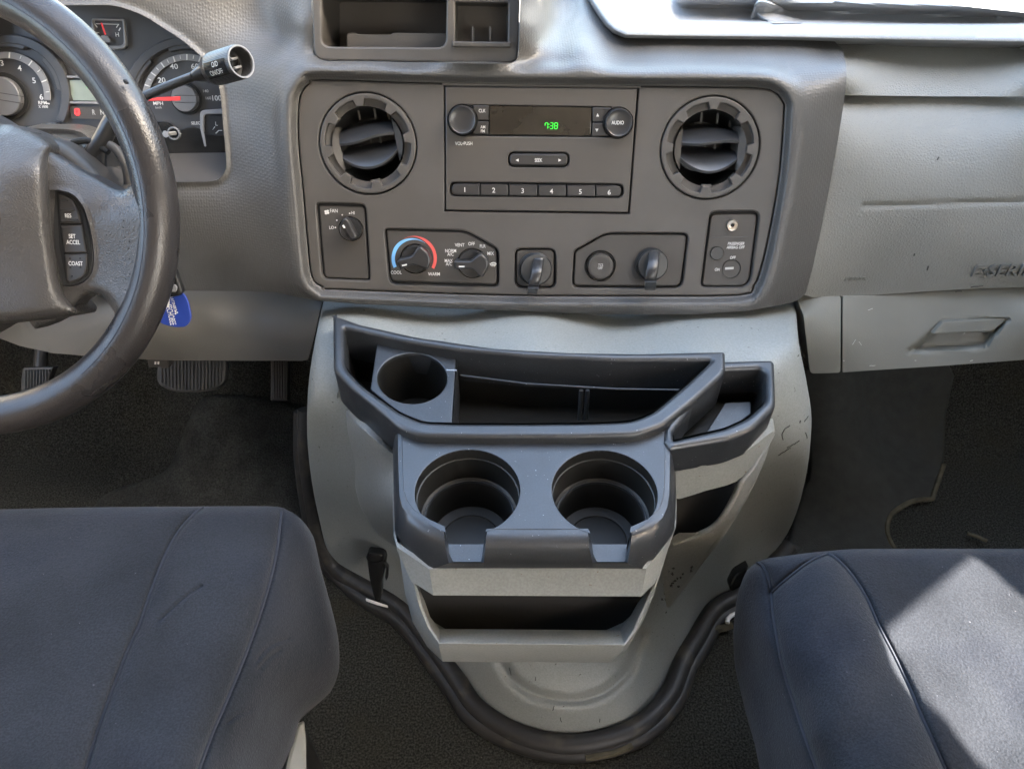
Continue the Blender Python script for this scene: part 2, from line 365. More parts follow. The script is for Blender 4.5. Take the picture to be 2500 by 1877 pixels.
M = dict(
    trim=mat('dark_weave_plastic', (.072, .070, .067), .40, [('N', 900, .12, .0005)], .45, var=.08, vscale=14, grid=(370, .38, .0006)),
    panel=mat('dark_satin_plastic', (.066, .061, .056), .46, [('N', 1400, .35, .0003)], .42, var=.10, vscale=22, rvar=.05),
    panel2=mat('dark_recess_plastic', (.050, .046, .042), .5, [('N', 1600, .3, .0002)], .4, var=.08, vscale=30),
    black=mat('black_plastic', (.012, .012, .012), .4, [('N', 1500, .2, .0002)], .5),
    gloss=mat('gloss_black', (.012, .012, .012), .16, (), .5),
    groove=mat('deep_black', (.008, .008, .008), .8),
    radio=mat('radio_satin', (.060, .055, .050), .36, [('N', 2500, .15, .0001)], .45, var=.05, vscale=12),
    radiobtn=mat('radio_button', (.026, .025, .025), .34, [('N', 2500, .1, .0001)], .5),
    disp=mat('display_glass', (.016, .014, .011), .12, (), .5, var=.5, vscale=30),
    white=mat('white_print', (.62, .62, .60), .5),
    dimwhite=mat('dim_print', (.42, .42, .40), .5),
    green=mat('green_digits', (.02, .5, .03), .5, emit=(.03, 1, .05, .10)),
    red=mat('red_needle', (.6, .03, .03), .4, emit=(1, .05, .05, .02)),
    redlamp=mat('red_lamp', (.6, .02, .02), .4, emit=(1, .03, .03, .16)),
    warm=mat('warm_red_print', (.62, .09, .08), .5), cool=mat('cool_blue_print', (.16, .42, .75), .5),
    lcd=mat('pale_display', (.20, .235, .20), .3, var=.12, vscale=30),
    gauge=mat('gauge_face', (.048, .048, .05), .38, (), .5, var=.1, vscale=18),
    gaugering=mat('gauge_ring', (.20, .20, .205), .4, (), .5),
    emblem=mat('letter_shade_grey', (.158, .160, .150), .5),  # letter faces darker than the pad, in place of shaded edges
    hub=mat('gauge_hub', (.10, .10, .105), .5),
    gtex=mat('gauge_weave', (.10, .10, .11), .5, (), .4, grid=(380, .4, .0005)),
    clear=None,
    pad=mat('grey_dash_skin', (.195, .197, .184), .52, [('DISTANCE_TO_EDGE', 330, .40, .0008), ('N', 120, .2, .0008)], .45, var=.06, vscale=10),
    padlit=mat('grey_dash_skin_lit', (.25, .255, .26), .6, [('DISTANCE_TO_EDGE', 420, .32, .0006)], .5, var=.05, vscale=10),  # same skin as pad, with the sky light brightened into its colour
    glove=mat('grey_fine_plastic', (.150, .152, .135), .5, [('N', 700, .35, .0006)], .4, var=.08, vscale=14, speck=((.4, .42, .38), 160, .77)),
    knee=mat('grey_knee_plastic', (.135, .130, .118), .5, [('N', 700, .35, .0006)], .4, var=.05, vscale=10),
    cover=mat('grey_green_cover', (.222, .234, .224), .54, [('DISTANCE_TO_EDGE', 380, .22, .0006), ('N', 60, .1, .001)], .4, var=.07, vscale=7, speck=((.07, .07, .065), 210, .72), grain=(500, .07)),
    box=mat('grey_green_box', (.205, .213, .205), .48, [('N', 800, .35, .0005)], .4, var=.06, vscale=12, speck=((.13, .10, .07), 190, .73), grain=(500, .08)),
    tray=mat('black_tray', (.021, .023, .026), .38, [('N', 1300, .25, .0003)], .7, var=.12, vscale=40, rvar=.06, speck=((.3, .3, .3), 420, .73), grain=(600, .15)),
    trayshade=mat('black_tray_shaded', (.011, .011, .010), .44, [('N', 1300, .2, .0003)], .45, var=.1, vscale=30),  # darker copy of the tray plastic, shade of the wells in its colour
    rubber=mat('black_rubber', (.022, .021, .020), .5, [('N', 300, .2, .001)], .4, var=.2, vscale=20, stain=((.07, .06, .045), 30, .56, .2)),
    rubberclean=mat('pedal_rubber', (.05, .05, .048), .42, (), .45),
    carpet=mat('charcoal_carpet', (.046, .045, .038), .95, [('N', 700, 1, .005), ('N', 90, .6, .006)], .1, var=.35, vscale=420, stain=((.052, .048, .036), 7, .58, .12), speck=((.2, .19, .15), 300, .75), grain=(420, .32)),
    carpet2=mat('mat_carpet', (.050, .050, .045), .95, [('N', 500, 1, .006)], .1, var=.25, vscale=30, grain=(420, .3)),
    mat=mat('footwell_mat', (.040, .040, .036), .8, [('N', 500, .5, .002)], .15, var=.15, vscale=60, stain=((.04, .038, .028), 5, .55, .2)),
    suede=mat('blue_grey_suede', (.0225, .0245, .029), 1.0, [('N', 560, .6, .0012), ('N', 40, .2, .003)], .06, var=.30, vscale=9, sheen=.10, stain=((.019, .021, .027), 9, .56, .12), speck=((.10, .10, .11), 330, .765), grain=(700, .17)),
    seam=mat('seam_thread', (.022, .025, .034), .9),
    leather=mat('worn_dark_leather', (.046, .043, .041), .33, [('DISTANCE_TO_EDGE', 430, .30, .0006), ('N', 150, .35, .0012), ('N', 700, .2, .0005)], .5, var=.25, vscale=9, rvar=.10),
    rim=mat('rim_leather', (.022, .020, .020), .30, [('DISTANCE_TO_EDGE', 420, .16, .0006), ('N', 60, .2, .001)], .5, var=.22, vscale=9, rvar=.08),
    stalk=mat('stalk_black', (.024, .024, .025), .3, [('N', 600, .12, .0003)], .5),
    vane=mat('vane_plastic', (.024, .025, .028), .34, [('N', 900, .1, .0003)], .8),
    steel=mat('brushed_steel', (.62, .58, .52), .3, metal=1),
    chrome=mat('chrome_edge', (.5, .52, .54), .25, metal=.8),
    tagblue=mat('blue_tag', (.018, .045, .26), .4), tagwhite=mat('tag_white', (.72, .70, .66), .5),
    dust=mat('tan_dust', (.085, .075, .052), .95, [('N', 400, .6, .002)], .1, var=.3, vscale=60),
    scuff=mat('dark_scuff', (.035, .035, .032), .7), scratch=mat('pale_scratch', (.42, .43, .40), .6),
    seatplastic=mat('seat_side_plastic', (.22, .225, .21), .5, [('N', 700, .2, .0005)], .4),
    liner=mat('beige_headliner', (.34, .305, .265), .9, [('N', 300, .3, .002)], .1, var=.05, vscale=5),
    asphalt=mat('asphalt', (.38, .37, .35), .9, [('N', 40, .4, .01)], .2, var=.2, vscale=3),
)
# ------------------------------------------------------------------ measured coordinate frames
R3=zoom(650,0,2.595); R4=zoom(1350,0,2.595); LL=zoom(720,460,3.687,1/3.687); LR=zoom(1220,460,3.16); RT=zoom(1800,0,1.749); CN=zoom(740,720,1.828,1/1.828)
BT=zoom(650,1200,1.7696); LS=zoom(0,1150,2.284); RS=zoom(1700,1250,2.649); PD=zoom(0,850,2.765,1/2.765); RF=zoom(1850,850,3.02)
Z2=zoom(0,400,2.373,1/2.373); K1=zoom(0,0,3.321); W2=zoom(0,300,3.611,1/3.611); V1=zoom(760,220,6.152); V2=zoom(1600,220,6.152)
def scl(P, k, k2=None):
    P = [p[:2] for p in P]; c = (np.max(P, 0)+np.min(P, 0))/2; k2 = k if k2 is None else k2
    return [tuple(c+(np.array(p)-c)*np.array([k, k2])) for p in P]
def inset(P, d):
    P = np.array([p[:2] for p in P], float); a = .5*sum(P[i-1][0]*P[i][1]-P[i][0]*P[i-1][1] for i in range(len(P))); sgn = 1 if a > 0 else -1
    e = np.roll(P, -1, 0)-np.roll(P, 1, 0); n = np.stack([-e[:, 1], e[:, 0]], 1); n /= np.linalg.norm(n, axis=1)[:, None]+1e-9
    return [tuple(q) for q in P+n*d*sgn]
def dep(ctrl, lam=1e-4):
    """ctrl: (x, y, kind, value): the depth of the real surface at a few spots -> smooth surface"""
    L = []
    for x, y, k, v in ctrl:
        t = tz(x, y, v) if k == 'z' else ty(x, y, v) if k == 'Y' else float(PANEL.t([(x, y)], v)[0]) if k == 'h' else v
        L.append((x, y, t))
    return tps(L, lam)
# ================================================================== CABIN (light shell) AND FLOOR
def quadgrid(name, f, nu, nv, m, parent=None):
    rows = [[f(i/nu, j/nv) for i in range(nu+1)] for j in range(nv+1)]
    return loft(name, rows, m, parent, 60)
def floor_f(u, v):
    x = -1.0+2.1*u; y = -2.6+3.66*v
    z = 0 if y < .78 else .62*sm((y-.78)/.5)
    z += .10*math.exp(-((x+.46)/.075)**2)*float(sm((y-.66)/.2)) if x < 0 else .09*math.exp(-((x-.50)/.07)**2)*float(sm((y-.66)/.2))
    return (x, y, min(float(z), .50))
fl = quadgrid('floor', floor_f, 90, 120, M['carpet']); tag(fl, kind='structure')
gr = from_data('ground', [(-60, -60, -.5), (60, -60, -.5), (60, 60, -.5), (-60, 60, -.5)], [(0, 1, 2, 3)], M['asphalt'], None, 0); tag(gr, kind='structure')
fw = from_data('firewall', [(-1.0, 1.04, .30), (1.1, 1.04, .30), (1.1, 1.04, .52), (-1.0, 1.04, .52)], [(0, 1, 2, 3)], M['carpet'], None, 0)
tag(fw, 'dark firewall panel behind the pedals under the dashboard', 'wall panel')
rf = thing('cabin_roof', 'beige headliner roof above the front seats', 'roof', (0, -1, 1.5))
box('headliner', (-1.0, -2.6, 1.50), (1.1, .38, 1.53), M['liner'], rf, 0)
box('visor_header', (-1.0, .38, 1.46), (1.1, .43, 1.53), M['liner'], rf, .01)
# passenger door: unseen, its opening shaped backwards from the sun patch on the seat
PW = 1.02
lit = RS((1835,285),(1500,530),(1215,745),(1180,790),(1235,1000),(1330,1150),(1440,1290),(1560,1440),(1700,1560),(1900,1720),(2500,2100),(3000,1900),(2700,900),(2400,740),(2119,540),(1960,365))
hw = []
for (x, y) in lit:
    P = W([(x, y)], tz(x, y, .40))[0]; s = (PW-P[0])/SUNV.x; Q = P+np.array(SUNV)*s; hw.append((Q[1], Q[2]))
dr = thing('passenger_door', 'unseen passenger door panel, its opening shaped to the sun patch', 'door', (PW, 0, 0))
def side_wall(name, x, hole, parent, m):
    out = np.array([(-2.6, 0), (1.25, 0), (1.25, 1.15), (.80, 1.5), (-2.6, 1.5)] if x > 0 else [(-2.6, 0), (1.2, 0), (1.2, .7), (.45, 1.5), (-2.6, 1.5)], float); hole = [np.array(h_) for h_ in hole]  # passenger side drawn higher in front to keep sun off the dash
    V, Fc = tri(out, hole, .25, ())
    return from_data(name, [(x, a, b) for a, b in V], Fc, m, parent, 0)
side_wall('door_trim', PW, [hw, [(-2.4,.72),(-.75,.72),(-.75,1.38),(-2.4,1.38)]], dr, M['liner'])  # rear opening added so sun enters and bounces warm
dl = thing('driver_door', 'driver door panel with its window at the left side', 'door', (-1.0, 0, 0))
side_wall('door_trim', -1.0, [[(-.1, .74), (.75, .74), (.5, 1.34), (-.1, 1.34)]], dl, M['liner'])
bw = box('rear_bounce_wall', (-1.0, -2.66, 0), (1.1, -2.6, 1.53), M['liner'], None, 0); tag(bw, 'beige wall panel added behind the camera for warm bounce light', 'wall panel')  # unseen wall, added to send warm fill light forward
rc = box('rear_bounce_bench', (-.9, -2.4, 0), (.9, -1.0, .62), M['liner'], None, .04); tag(rc, 'beige bench added in the back of the cabin for warm bounce light', 'bench')  # unseen bench, added to bounce warm sunlight
# ================================================================== DASHBOARD
dash = thing('dashboard', 'dark grey moulded dashboard with black centre panel and grey passenger side', 'dashboard', (0, .75, .3))
panel_out = [(727,262),(735,225),(755,203),(785,194),(1090,203),(1697,211),(1850,214),(1895,226),(1915,252),(1916,275),(1905,424),(1878,580),(1858,662),(1842,698),(1805,722),(1536,724),(1220,722),(828,708),(786,701),(760,676),(750,601),(738,462),(727,347)]
panel_out = cat(panel_out, True, 3)
bin_out = fil(R3((283,-150),(297,388,34),(1598,408,30),(1615,-150)), 1)
clus_out = cat([(-70,-40),(40,-2),(152,13),(230,13),(285,16),(348,38),(400,70),(443,98),(494,142),(524,185),(537,225),(544,300),(551,378),(551,412),(538,434),(510,443),(427,444),(330,440),(262,380),(225,345),(180,318),(60,314),(-70,314)], True, 4)
trim_o = [(-70,-70),(600,-70),(1000,-70),(1392,-70),(1433,0),(1466,50),(1493,81),(1523,93),(1620,95),(1800,96),(1990,99),(2036,101),(2056,120),(2066,160),(2067,190),(2059,260),(2046,340),(2028,443),(2005,559),(1985,650),(1968,715),(1950,732),(1931,739),(1834,758),(1700,768),(1469,769),(1317,762),(1100,753),(883,743),(782,735),(720,724),(670,713),(600,711),(441,710),(300,709),(-70,709)]
def hz(x, y, z): return float((W([(x, y)], tz(x, y, z))[0]-PANEL.o)@PANEL.n)
HPZ = PANEL.px([(1500, 180)], .014)[0][2]+.008; TZ_ = HPZ-.013
hb = tps([(x, y, h) for x, y, h in [
 (900,183,.013),(1300,186,.014),(1700,190,.014),(1880,200,.013),(790,178,.012),(735,195,.009),
 (1000,160,-.006),(800,157,-.006),(1290,163,-.006),(727,60,-.010),(727,-60,-.014),(1301,60,-.010),(1301,-60,-.014),(1000,-60,-.012),(1000,60,-.006),
 (690,140,-.006),(650,150,-.012),(680,90,-.034),(680,-50,-.040),(600,110,-.030),(560,-50,-.040),(450,-50,-.030),(300,-50,-.018),
 (1340,125,-.022),(1360,60,hz(1360,60,TZ_)),(1360,-40,hz(1360,-40,TZ_)),(1420,110,-.030),(1420,0,hz(1420,0,TZ_)),(1466,60,hz(1466,60,TZ_)),(1490,95,hz(1490,95,TZ_)),(1360,150,-.012),
 (1500,150,hz(1500,150,TZ_-.001)+.004),(1700,152,hz(1700,152,TZ_-.001)+.004),(1900,158,hz(1900,158,TZ_-.002)+.002),(1600,118,hz(1600,118,TZ_)),(1800,118,hz(1800,118,TZ_)),(1960,120,hz(1960,120,TZ_)),(1620,94,hz(1620,94,TZ_)),(2030,102,hz(2030,102,TZ_)-.01),(1990,175,-.012),(2060,170,-.016),
 (1950,260,.012),(2060,260,-.008),(1940,450,.013),(2020,450,-.008),(1905,600,.013),(1990,620,-.010),(1880,710,.010),(1955,725,-.016),
 (1500,735,.010),(1100,728,.010),(800,718,.008),(1500,766,-.004),(1100,752,-.006),(800,735,-.010),(720,640,.010),(735,690,.008),
 (700,250,.010),(700,450,.011),(705,600,.010),(660,300,-.002),(655,450,.002),(600,250,-.016),(600,380,-.012),(560,300,-.017),(570,440,-.015),(520,160,-.022),(470,90,-.024),(400,20,-.024),
 (640,560,.0),(640,690,-.014),(560,560,-.010),(560,700,-.034),(450,520,-.014),(450,700,-.036),(350,500,-.016),(300,700,-.036),(0,420,-.02),(0,600,-.03),(0,705,-.036),(200,360,-.018)]], 1e-4)
def trim_d(P):
    d = pdist(P, panel_out); wgt = sm((d-20)/42); h = hb(P)*wgt+(1-wgt)*(.0125-.0105*(1-sm(d/20)))
    dc = pdist(P, clus_out); h = h+.004*gauss(dc, 9)-.003*gauss(dc, 26)
    return PANEL.t(P, h)
patch('trim_surround', trim_o, trim_d, M['trim'], dash, [panel_out, bin_out, clus_out], 10, (2, 5, 9, 13, 18, 23, 28, 34), (0, .03, -.01), 60)
# centre panel -------------------------------------------------------
fan_o = fil(LL((190,130,45),(637,142,60),(680,835,45),(243,818,60)))
cli_o = fil(LL((803,362,45),(1540,380,60),(1832,545,50),(1838,893,60),(848,862,70)))
sq_o = fil(LR((115,462,20),(435,465,20),(432,775,20),(118,770,20)))
tcs_o = fil(LR((572,482,10),(820,343,18),(1462,346,20),(1408,774,22),(557,768,18)))
ab_o = fil(LR((1622,180,18),(2012,174,22),(1935,768,30),(1547,765,16)))
rad_o = [(1084,208.5),(1560,214.5),(1537,522),(1086,516)]
vc = [((898,353), 120.), ((1733.6,363), 122.)]
vents = []
for (c, r) in vc:
    k = sc(c, PANEL); o = PANEL.px([c])[0]; vents.append((o, r*k, c))
def circ_px(o, r, n=64):                     # circle in panel plane -> picture coordinates for plate()
    out = []
    for i in range(n):
        a = -2*math.pi*i/n; p = o+PANEL.u*r*math.cos(a)+PANEL.v*r*math.sin(a)-CAM
        t = p[1]*S2-p[2]*S2; dd = -p[1]*S2-p[2]*S2; out.append((CX+F*p[0]/t, CY+F*dd/t))
    return out
pin = inset(panel_out, 2.5)
plate('centre_panel', PANEL, pin, .0030, .006, .0016, M['panel'], dash, [fan_o, cli_o, sq_o, tcs_o, ab_o, rad_o]+[circ_px(o, r) for o, r, c in vents])
plate('panel_backing', PANEL, inset(panel_out, -6), -.0045, .002, .0003, M['groove'], dash, [circ_px(o, r*.97) for o, r, c in vents])
# ---- storage bin in the top of the dash
plate('cubby_bezel', PANEL, inset(bin_out, 1.5), -.004, .006, .0018, M['panel'], dash, [fil(R3((352,-60,10),(1142,-55,10),(1137,302,22),(350,296,24)),8), fil(R3((1196,14,3),(1532,20,3),(1528,268,3),(1198,264,3)),3)])
def pocket(name, outl, h0, h1, m, parent, k=.93):
    a = PANEL.px(outl, h0); c = a.mean(0); b = [c+(p-c)*k+PANEL.n*(h1-h0) for p in a]
    return loft(name, [list(a), b, [np.mean(b, 0)+(p-np.mean(b, 0))*.0004 for p in b]], m, parent, 30, True)
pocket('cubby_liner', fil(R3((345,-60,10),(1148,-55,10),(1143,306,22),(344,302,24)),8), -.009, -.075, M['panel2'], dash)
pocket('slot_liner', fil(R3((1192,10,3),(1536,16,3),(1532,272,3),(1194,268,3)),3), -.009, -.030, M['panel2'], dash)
plate('cubby_step', PANEL, fil(R3((508,212,8),(560,206,6),(575,218,4),(790,222,4),(805,208,6),(1180,214,6),(1180,330,6),(510,330,6)),4), -.032, .004, .001, M['panel'], dash)
for xx in (1308, 1418):
    plate('cubby_fin', PANEL, R3((xx-4,170),(xx+4,170),(xx+5,262),(xx-5,262)), -.006, .018, .0005, M['panel'], dash)
plate('cubby_lip', PANEL, fil(R3((1174,262,3),(1550,266,3),(1548,302,3),(1180,297,3)),3), .001, .008, .0014, M['panel'], dash)
# ---- grey passenger side
up = [(2042,97),(2250,102),(2560,108),(2560,236),(2300,236),(2060,233),(2046,228)]
upd = dep([(x, y, 'h', h) for x, y, h in [(2030,98,hz(2030,98,TZ_-.012)),(2560,106,hz(2560,106,TZ_-.012)),(2030,118,hz(2030,118,TZ_-.010)),(2560,122,hz(2560,122,TZ_-.010)),(2030,145,hz(2030,145,TZ_-.013)),(2560,148,hz(2560,148,TZ_-.013)),(2030,175,-.019),(2560,178,-.019),(2030,215,-.024),(2560,217,-.024),(2030,232,-.034),(2560,235,-.034)]])
patch('upper_roll', up, upd, M['pad'], dash, (), 12, (3, 7), (0, .03, 0))
ab = [(2020,236),(2560,240),(2560,700),(2400,704),(2250,712),(2100,722),(1985,726),(1950,716),(1955,600),(1990,430)]
def abd(P):
    h = abt(P); P = np.asarray(P)
    s = pdist(P, np.array([(2108,503),(2560,489)]), False); h = h-.0030*gauss(s, 5)
    return PANEL.t(P, h)
abt = tps([(x, y, h) for x, y, h in [(2020,238,-.050),(2560,242,-.050),(2020,258,-.030),(2560,262,-.030),(2020,290,-.017),(2560,295,-.017),(2000,340,-.013),(2560,345,-.012),(1990,450,-.014),(2560,450,-.012),(1960,600,-.014),(2560,600,-.013),(1950,690,-.018),(2560,680,-.016),(1985,722,-.034),(2560,700,-.028)]])
patch('airbag_cover', ab, abd, M['pad'], dash, (), 8, (3, 7), (0, .03, 0))
AB = Plane(W([(2430,662)], abd([(2430,662)]))[0], PN)
emb1 = text('E·SERIES', AB, *RT((1002,1158))[0], 27, M['emblem'], dash, -.0001, 1.5, 1.25, .25, 'embossed_lettering', .0010, 'LEFT', 1, .03)
emb2 = text('AIRBAG', AB, *RT((503,1191))[0], 8, M['glove'], dash, .0012, 1, 1.3, .25, 'embossed_lettering', .001)
emboss(emb1, abd, .0040, .0); emboss(emb2, abd, .0014, .0)
for (x, y, L, a) in [(2290,388,8,60),(2265,655,12,75),(2385,700,30,5),(2340,712,16,10),(2232,622,5,60)]:
    q = [(x+L*math.cos(math.radians(a))*s_, y-L*math.sin(math.radians(a))*s_+random.uniform(-1, 1)) for s_ in (-.5, -.2, .1, .5)]
    tube('scuff_mark', W(q, abd(q)-.0006), .0007, M['scuff'], dash, n=5)
gb_l = fil([(1952,722,3),(2053,727,4),(2052,910,8),(1978,912,10),(1962,770,4)],4)
gbd = dep([(x, y, 'h', h) for x, y, h in [(1955,724,-.040),(2560,704,-.040),(1958,745,-.030),(2560,728,-.030),(1962,772,-.012),(2560,752,-.012),(1970,790,-.012),(2560,770,-.012),(1975,850,-.016),(2560,830,-.016),(1980,912,-.028),(2560,874,-.028)]])
patch('side_trim', gb_l, gbd, M['glove'], dash, (), 9, (2, 5), (0, .05, .0))
glove = thing('glove_box', 'closed grey glove box with recessed paddle handle below the airbag panel', 'glove box', (.5, .65, .38))
h_o = fil(RT((702,1512,6),(880,1366,6),(1178,1352,8),(1062,1490,12)),5)
gb = [(2058,726),(2300,712),(2560,704),(2560,874),(2300,893),(2057,909)]
hd_c = [(x, y) for x, y in h_o]
def gbd2(P):
    t = gbd(P); ins = inside(P, hd_c); d = pdist(P, hd_c); return t+ins*.014*sm(d/14)
patch('door', gb, gbd2, M['glove'], glove, (), 8, (2, 5), (0, .05, 0))
GB = Plane(W([(2330,800)], gbd([(2330,800)]))[0], PN)
plate('handle', GB, fil(RT((880,1372,5),(1172,1356,5),(1085,1418,8),(832,1428,8)),5), .004, .010, .002, M['glove'], glove)
for (x, y, L, a) in [(2085,835,16,60),(2100,838,10,-50),(2130,893,14,0),(2125,755,12,15),(2060,880,3,0),(2235,880,4,0)]:
    q = [(x+L*math.cos(math.radians(a))*s_, y-L*math.sin(math.radians(a))*s_+random.uniform(-1, 1)) for s_ in (-.5, -.2, .1, .5)]
    tube('scratch', W(q, gbd(q)-.0004), .00035, M['scratch'], glove, n=5)
# ---- dash top pad
PADZ = HPZ
p0 = [(1385,-90),(1433,0),(1466,50),(1480,68),(1496,82),(1525,94),(1620,96),(1900,99),(2300,107),(2560,112),(2560,-90)]
def pz(P):
    P = np.asarray(P); x, y = P[:, 0], P[:, 1]
    z = np.full(len(P), PADZ); fr = 96+(x-1525)*.0125; fr = np.where(x < 1525, 96, fr)
    dl_ = pdist(P, np.array([(1385,-90),(1433,0),(1466,50),(1480,68),(1496,82),(1525,94),(1620,96),(1900,99),(2300,107),(2560,112)]), False)
    z = z-.016*(1-rnd(dl_, 17))
    return z
def pad_d(P):
    P = np.asarray(P); x, y = P[:, 0], P[:, 1]; z = pz(P)
    # tray floor behind the front lip, then the rising rear wall
    edge = 56+(x-1620)*.008
    lft = sm((x-(1640-(58-y)*.35))/22)                          # diagonal left end of the tray
    dz = -.012*sm((edge-y)/5)*lft
    back = 24+(x-1700)*.030
    dz = dz+.022*sm((back-y)/30)*sm((x-1625)/60)
    ins = pdist(P, np.array([(1850,0),(1862,10),(1900,35),(1940,56)]), False)
    return tz(x, y, z+dz)
skyline = [(2560,40),(2500,31),(2420,23),(2315,11),(2200,3),(2130,-2),(2000,-14),(1800,-30)]
padl = patch('dash_top', p0[:-1]+[(2560,40),(2500,31),(2420,23),(2315,11),(2200,3),(2130,-2),(2000,-14),(1800,-28),(1600,-60)], pad_d, M['padlit'], dash, (), 8, (2, 5, 9, 14), (0, .05, -.03), 60)
wg = cat([(1843,34),(1842,14),(1848,4),(1860,0),(1880,5),(1912,20),(1945,40),(1968,55),(1920,57),(1872,55)], True, 3)
patch('tray_rib', wg, lambda P: pad_d(P)-.020*rnd(pdist(P, wg), 10)*sm((1975-np.asarray(P)[:, 0])/110)-.001, M['padlit'], dash, (), 7, (1.5, 4, 7), (0, .01, -.03), 60)
from_data('light_block_sheet', [(-1.0,.80,.53),(1.1,.80,.53),(1.1,1.16,.53),(-1.0,1.16,.53)], [(0,1,2,3)], M['groove'], dash, 0)  # black sheet added to stop light leaking through the hollow dash
# ---- lower knee panel
kn = [(-70,700),(300,700),(640,706),(700,716),(786,738),(783,750),(768,820),(752,878),(740,881),(420,880),(370,878),(200,868),(130,862),(50,845),(-70,800)]
knd = dep([(x, y, 'Y', v) for x, y, v in [(-70,702,.71),(300,702,.71),(780,735,.71),(-70,738,.672),(300,741,.672),(780,752,.672),(-70,760,.668),(400,762,.668),(770,775,.668),(-70,800,.67),(400,850,.672),(750,850,.672),(400,880,.682),(745,880,.682),(50,845,.682)]])
patch('knee_panel', kn, knd, M['knee'], dash, (), 10, (2, 5, 8), (0, .06, .0))
# ================================================================== AIR VENTS
def air_vent(o, R, c, rot, label):
    th = thing('air_vent', label, 'air vent', o, 'round air vents either side of the radio')
    def pp(r, a): a = math.radians(a); p = o+PANEL.u*R*r*math.cos(a)+PANEL.v*R*r*math.sin(a)-CAM; t = p[1]*S2-p[2]*S2; dd = -p[1]*S2-p[2]*S2; return (CX+F*p[0]/t, CY+F*dd/t)
    hole = []
    for k in range(8):
        a = 22.5+45*k+rot
        for (da, r) in ((-22.5,.735),(-17,.735),(-14.5,.87),(-7,.875),(0,.875),(7,.875),(14.5,.87),(17,.735)): hole.append(pp(r, a+da))
    plate('ring', PANEL, [pp(.975, a) for a in range(0, 360, 5)], .0046, .010, .0012, M['panel'], th, [hole[::-1]])
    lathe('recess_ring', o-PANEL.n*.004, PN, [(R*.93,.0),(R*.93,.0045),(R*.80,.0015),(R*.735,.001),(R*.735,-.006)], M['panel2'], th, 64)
    lathe('barrel', o-PANEL.n*.004, PN, [(R*.735,.001),(R*.72,-.010),(R*.66,-.034),(R*.5,-.045),(.0001,-.046)], M['black'], th, 48)
    ca, sa = math.cos(math.radians(rot)), math.sin(math.radians(rot))
    def L(u, v, h): return o+PANEL.u*R*(u*ca-v*sa)+PANEL.v*R*(u*sa+v*ca)+PANEL.n*h
    for s in (-1, 1):                                        # side cheeks
        rows = [[L(s*(.715-.10*(1-abs(v_)/.46)**.7*0-.0), v_*1.0, .001-(0)) for v_ in np.linspace(-.42,.42,9)],
                [L(s*(.57+.0*abs(v_)), v_, -.002) for v_ in np.linspace(-.42,.42,9)], [L(s*.55, v_, -.028) for v_ in np.linspace(-.42,.42,9)]]
        rows[0] = [L(s*math.sqrt(max(.0, .715**2-v_**2)) , v_, .0015) for v_ in np.linspace(-.42,.42,9)]
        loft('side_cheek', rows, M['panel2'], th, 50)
    xs = np.linspace(-.57,.57,17)
    def vane(fr, bk, th_):
        fe = [L(x, fr(x), .003-.004*(x/.57)**2) for x in xs]; be = [L(x*.96, bk(x), -.030) for x in xs]
        mid = [L(x*.99, fr(x)*.32+bk(x)*.68, -.009) for x in xs]
        fl_ = [p-PANEL.v*R*th_-PANEL.n*.0008 for p in fe]; bl = [p-PANEL.v*R*.05 for p in be]
        loft('vane', [be, mid, fe, fl_, bl], M['vane'], th, 45)
    vane(lambda x: .13+.03*math.sin(x*5.0)+.02*x, lambda x: .46-.25*x*x, .05)
    vane(lambda x: -.43+.75*x*x, lambda x: .0+.0*x, .05)
    for (u, v0, v1) in ((-.13,.50,.70),(.2,.48,.68),(.46,.42,.55),(0,-.0,.12),(.2,-.02,.12)):
        rows = [[L(u-.02, v0, -.022), L(u+.02, v0, -.022)], [L(u-.02, v1, -.022), L(u+.02, v1, -.022)]]
        loft('inner_fin', rows, M['panel2'], th, 0)
    plate('thumb_tab', PANEL, [pp(.77, a+rot) for a in (-98,-92,-88,-82)]+[pp(.70, a+rot) for a in (-82,-88,-92,-98)], .0035, .003, .0006, M['panel2'], th)
    return th
air_vent(vents[0][0], vents[0][1], None, 9, 'round black air vent left of the radio, its vanes tilted')
air_vent(vents[1][0], vents[1][1], None, -1, 'round black air vent right of the radio, its vanes level')
# ================================================================== RADIO
rd = thing('radio', 'black car radio with green clock display and six preset buttons', 'radio', PANEL.px([(1320,365)])[0])
fp = fil([(1087.5,212),(1555.5,218),(1533.5,518.5),(1089,513)],2,2)
strip = fil([(1097,444,17),(1524,449,17),(1522,484,17),(1097,480,17)],17,6)
pill = fil(R3((1530,962,18),(1923,965,18),(1920,1063,18),(1530,1061,18)),18,6)
bar = fil(R3((1240,664,3),(2065,677,2))+R4((375,678,3),(375,872,3))+R3((1240,862,3)),3)
plate('faceplate', PANEL, fp, .0042, .008, .0009, M['radio'], rd, [strip, pill, bar])
plate('button_well', PANEL, scl(strip,1.0,1.0), -.0005, .002, .0002, M['groove'], rd)
plate('button_well', PANEL, pill, -.0005, .002, .0002, M['groove'], rd)
plate('display_well', PANEL, bar, .0005, .002, .0002, M['groove'], rd)
xs = [1102,1172,1241.5,1313,1383,1454,1518]
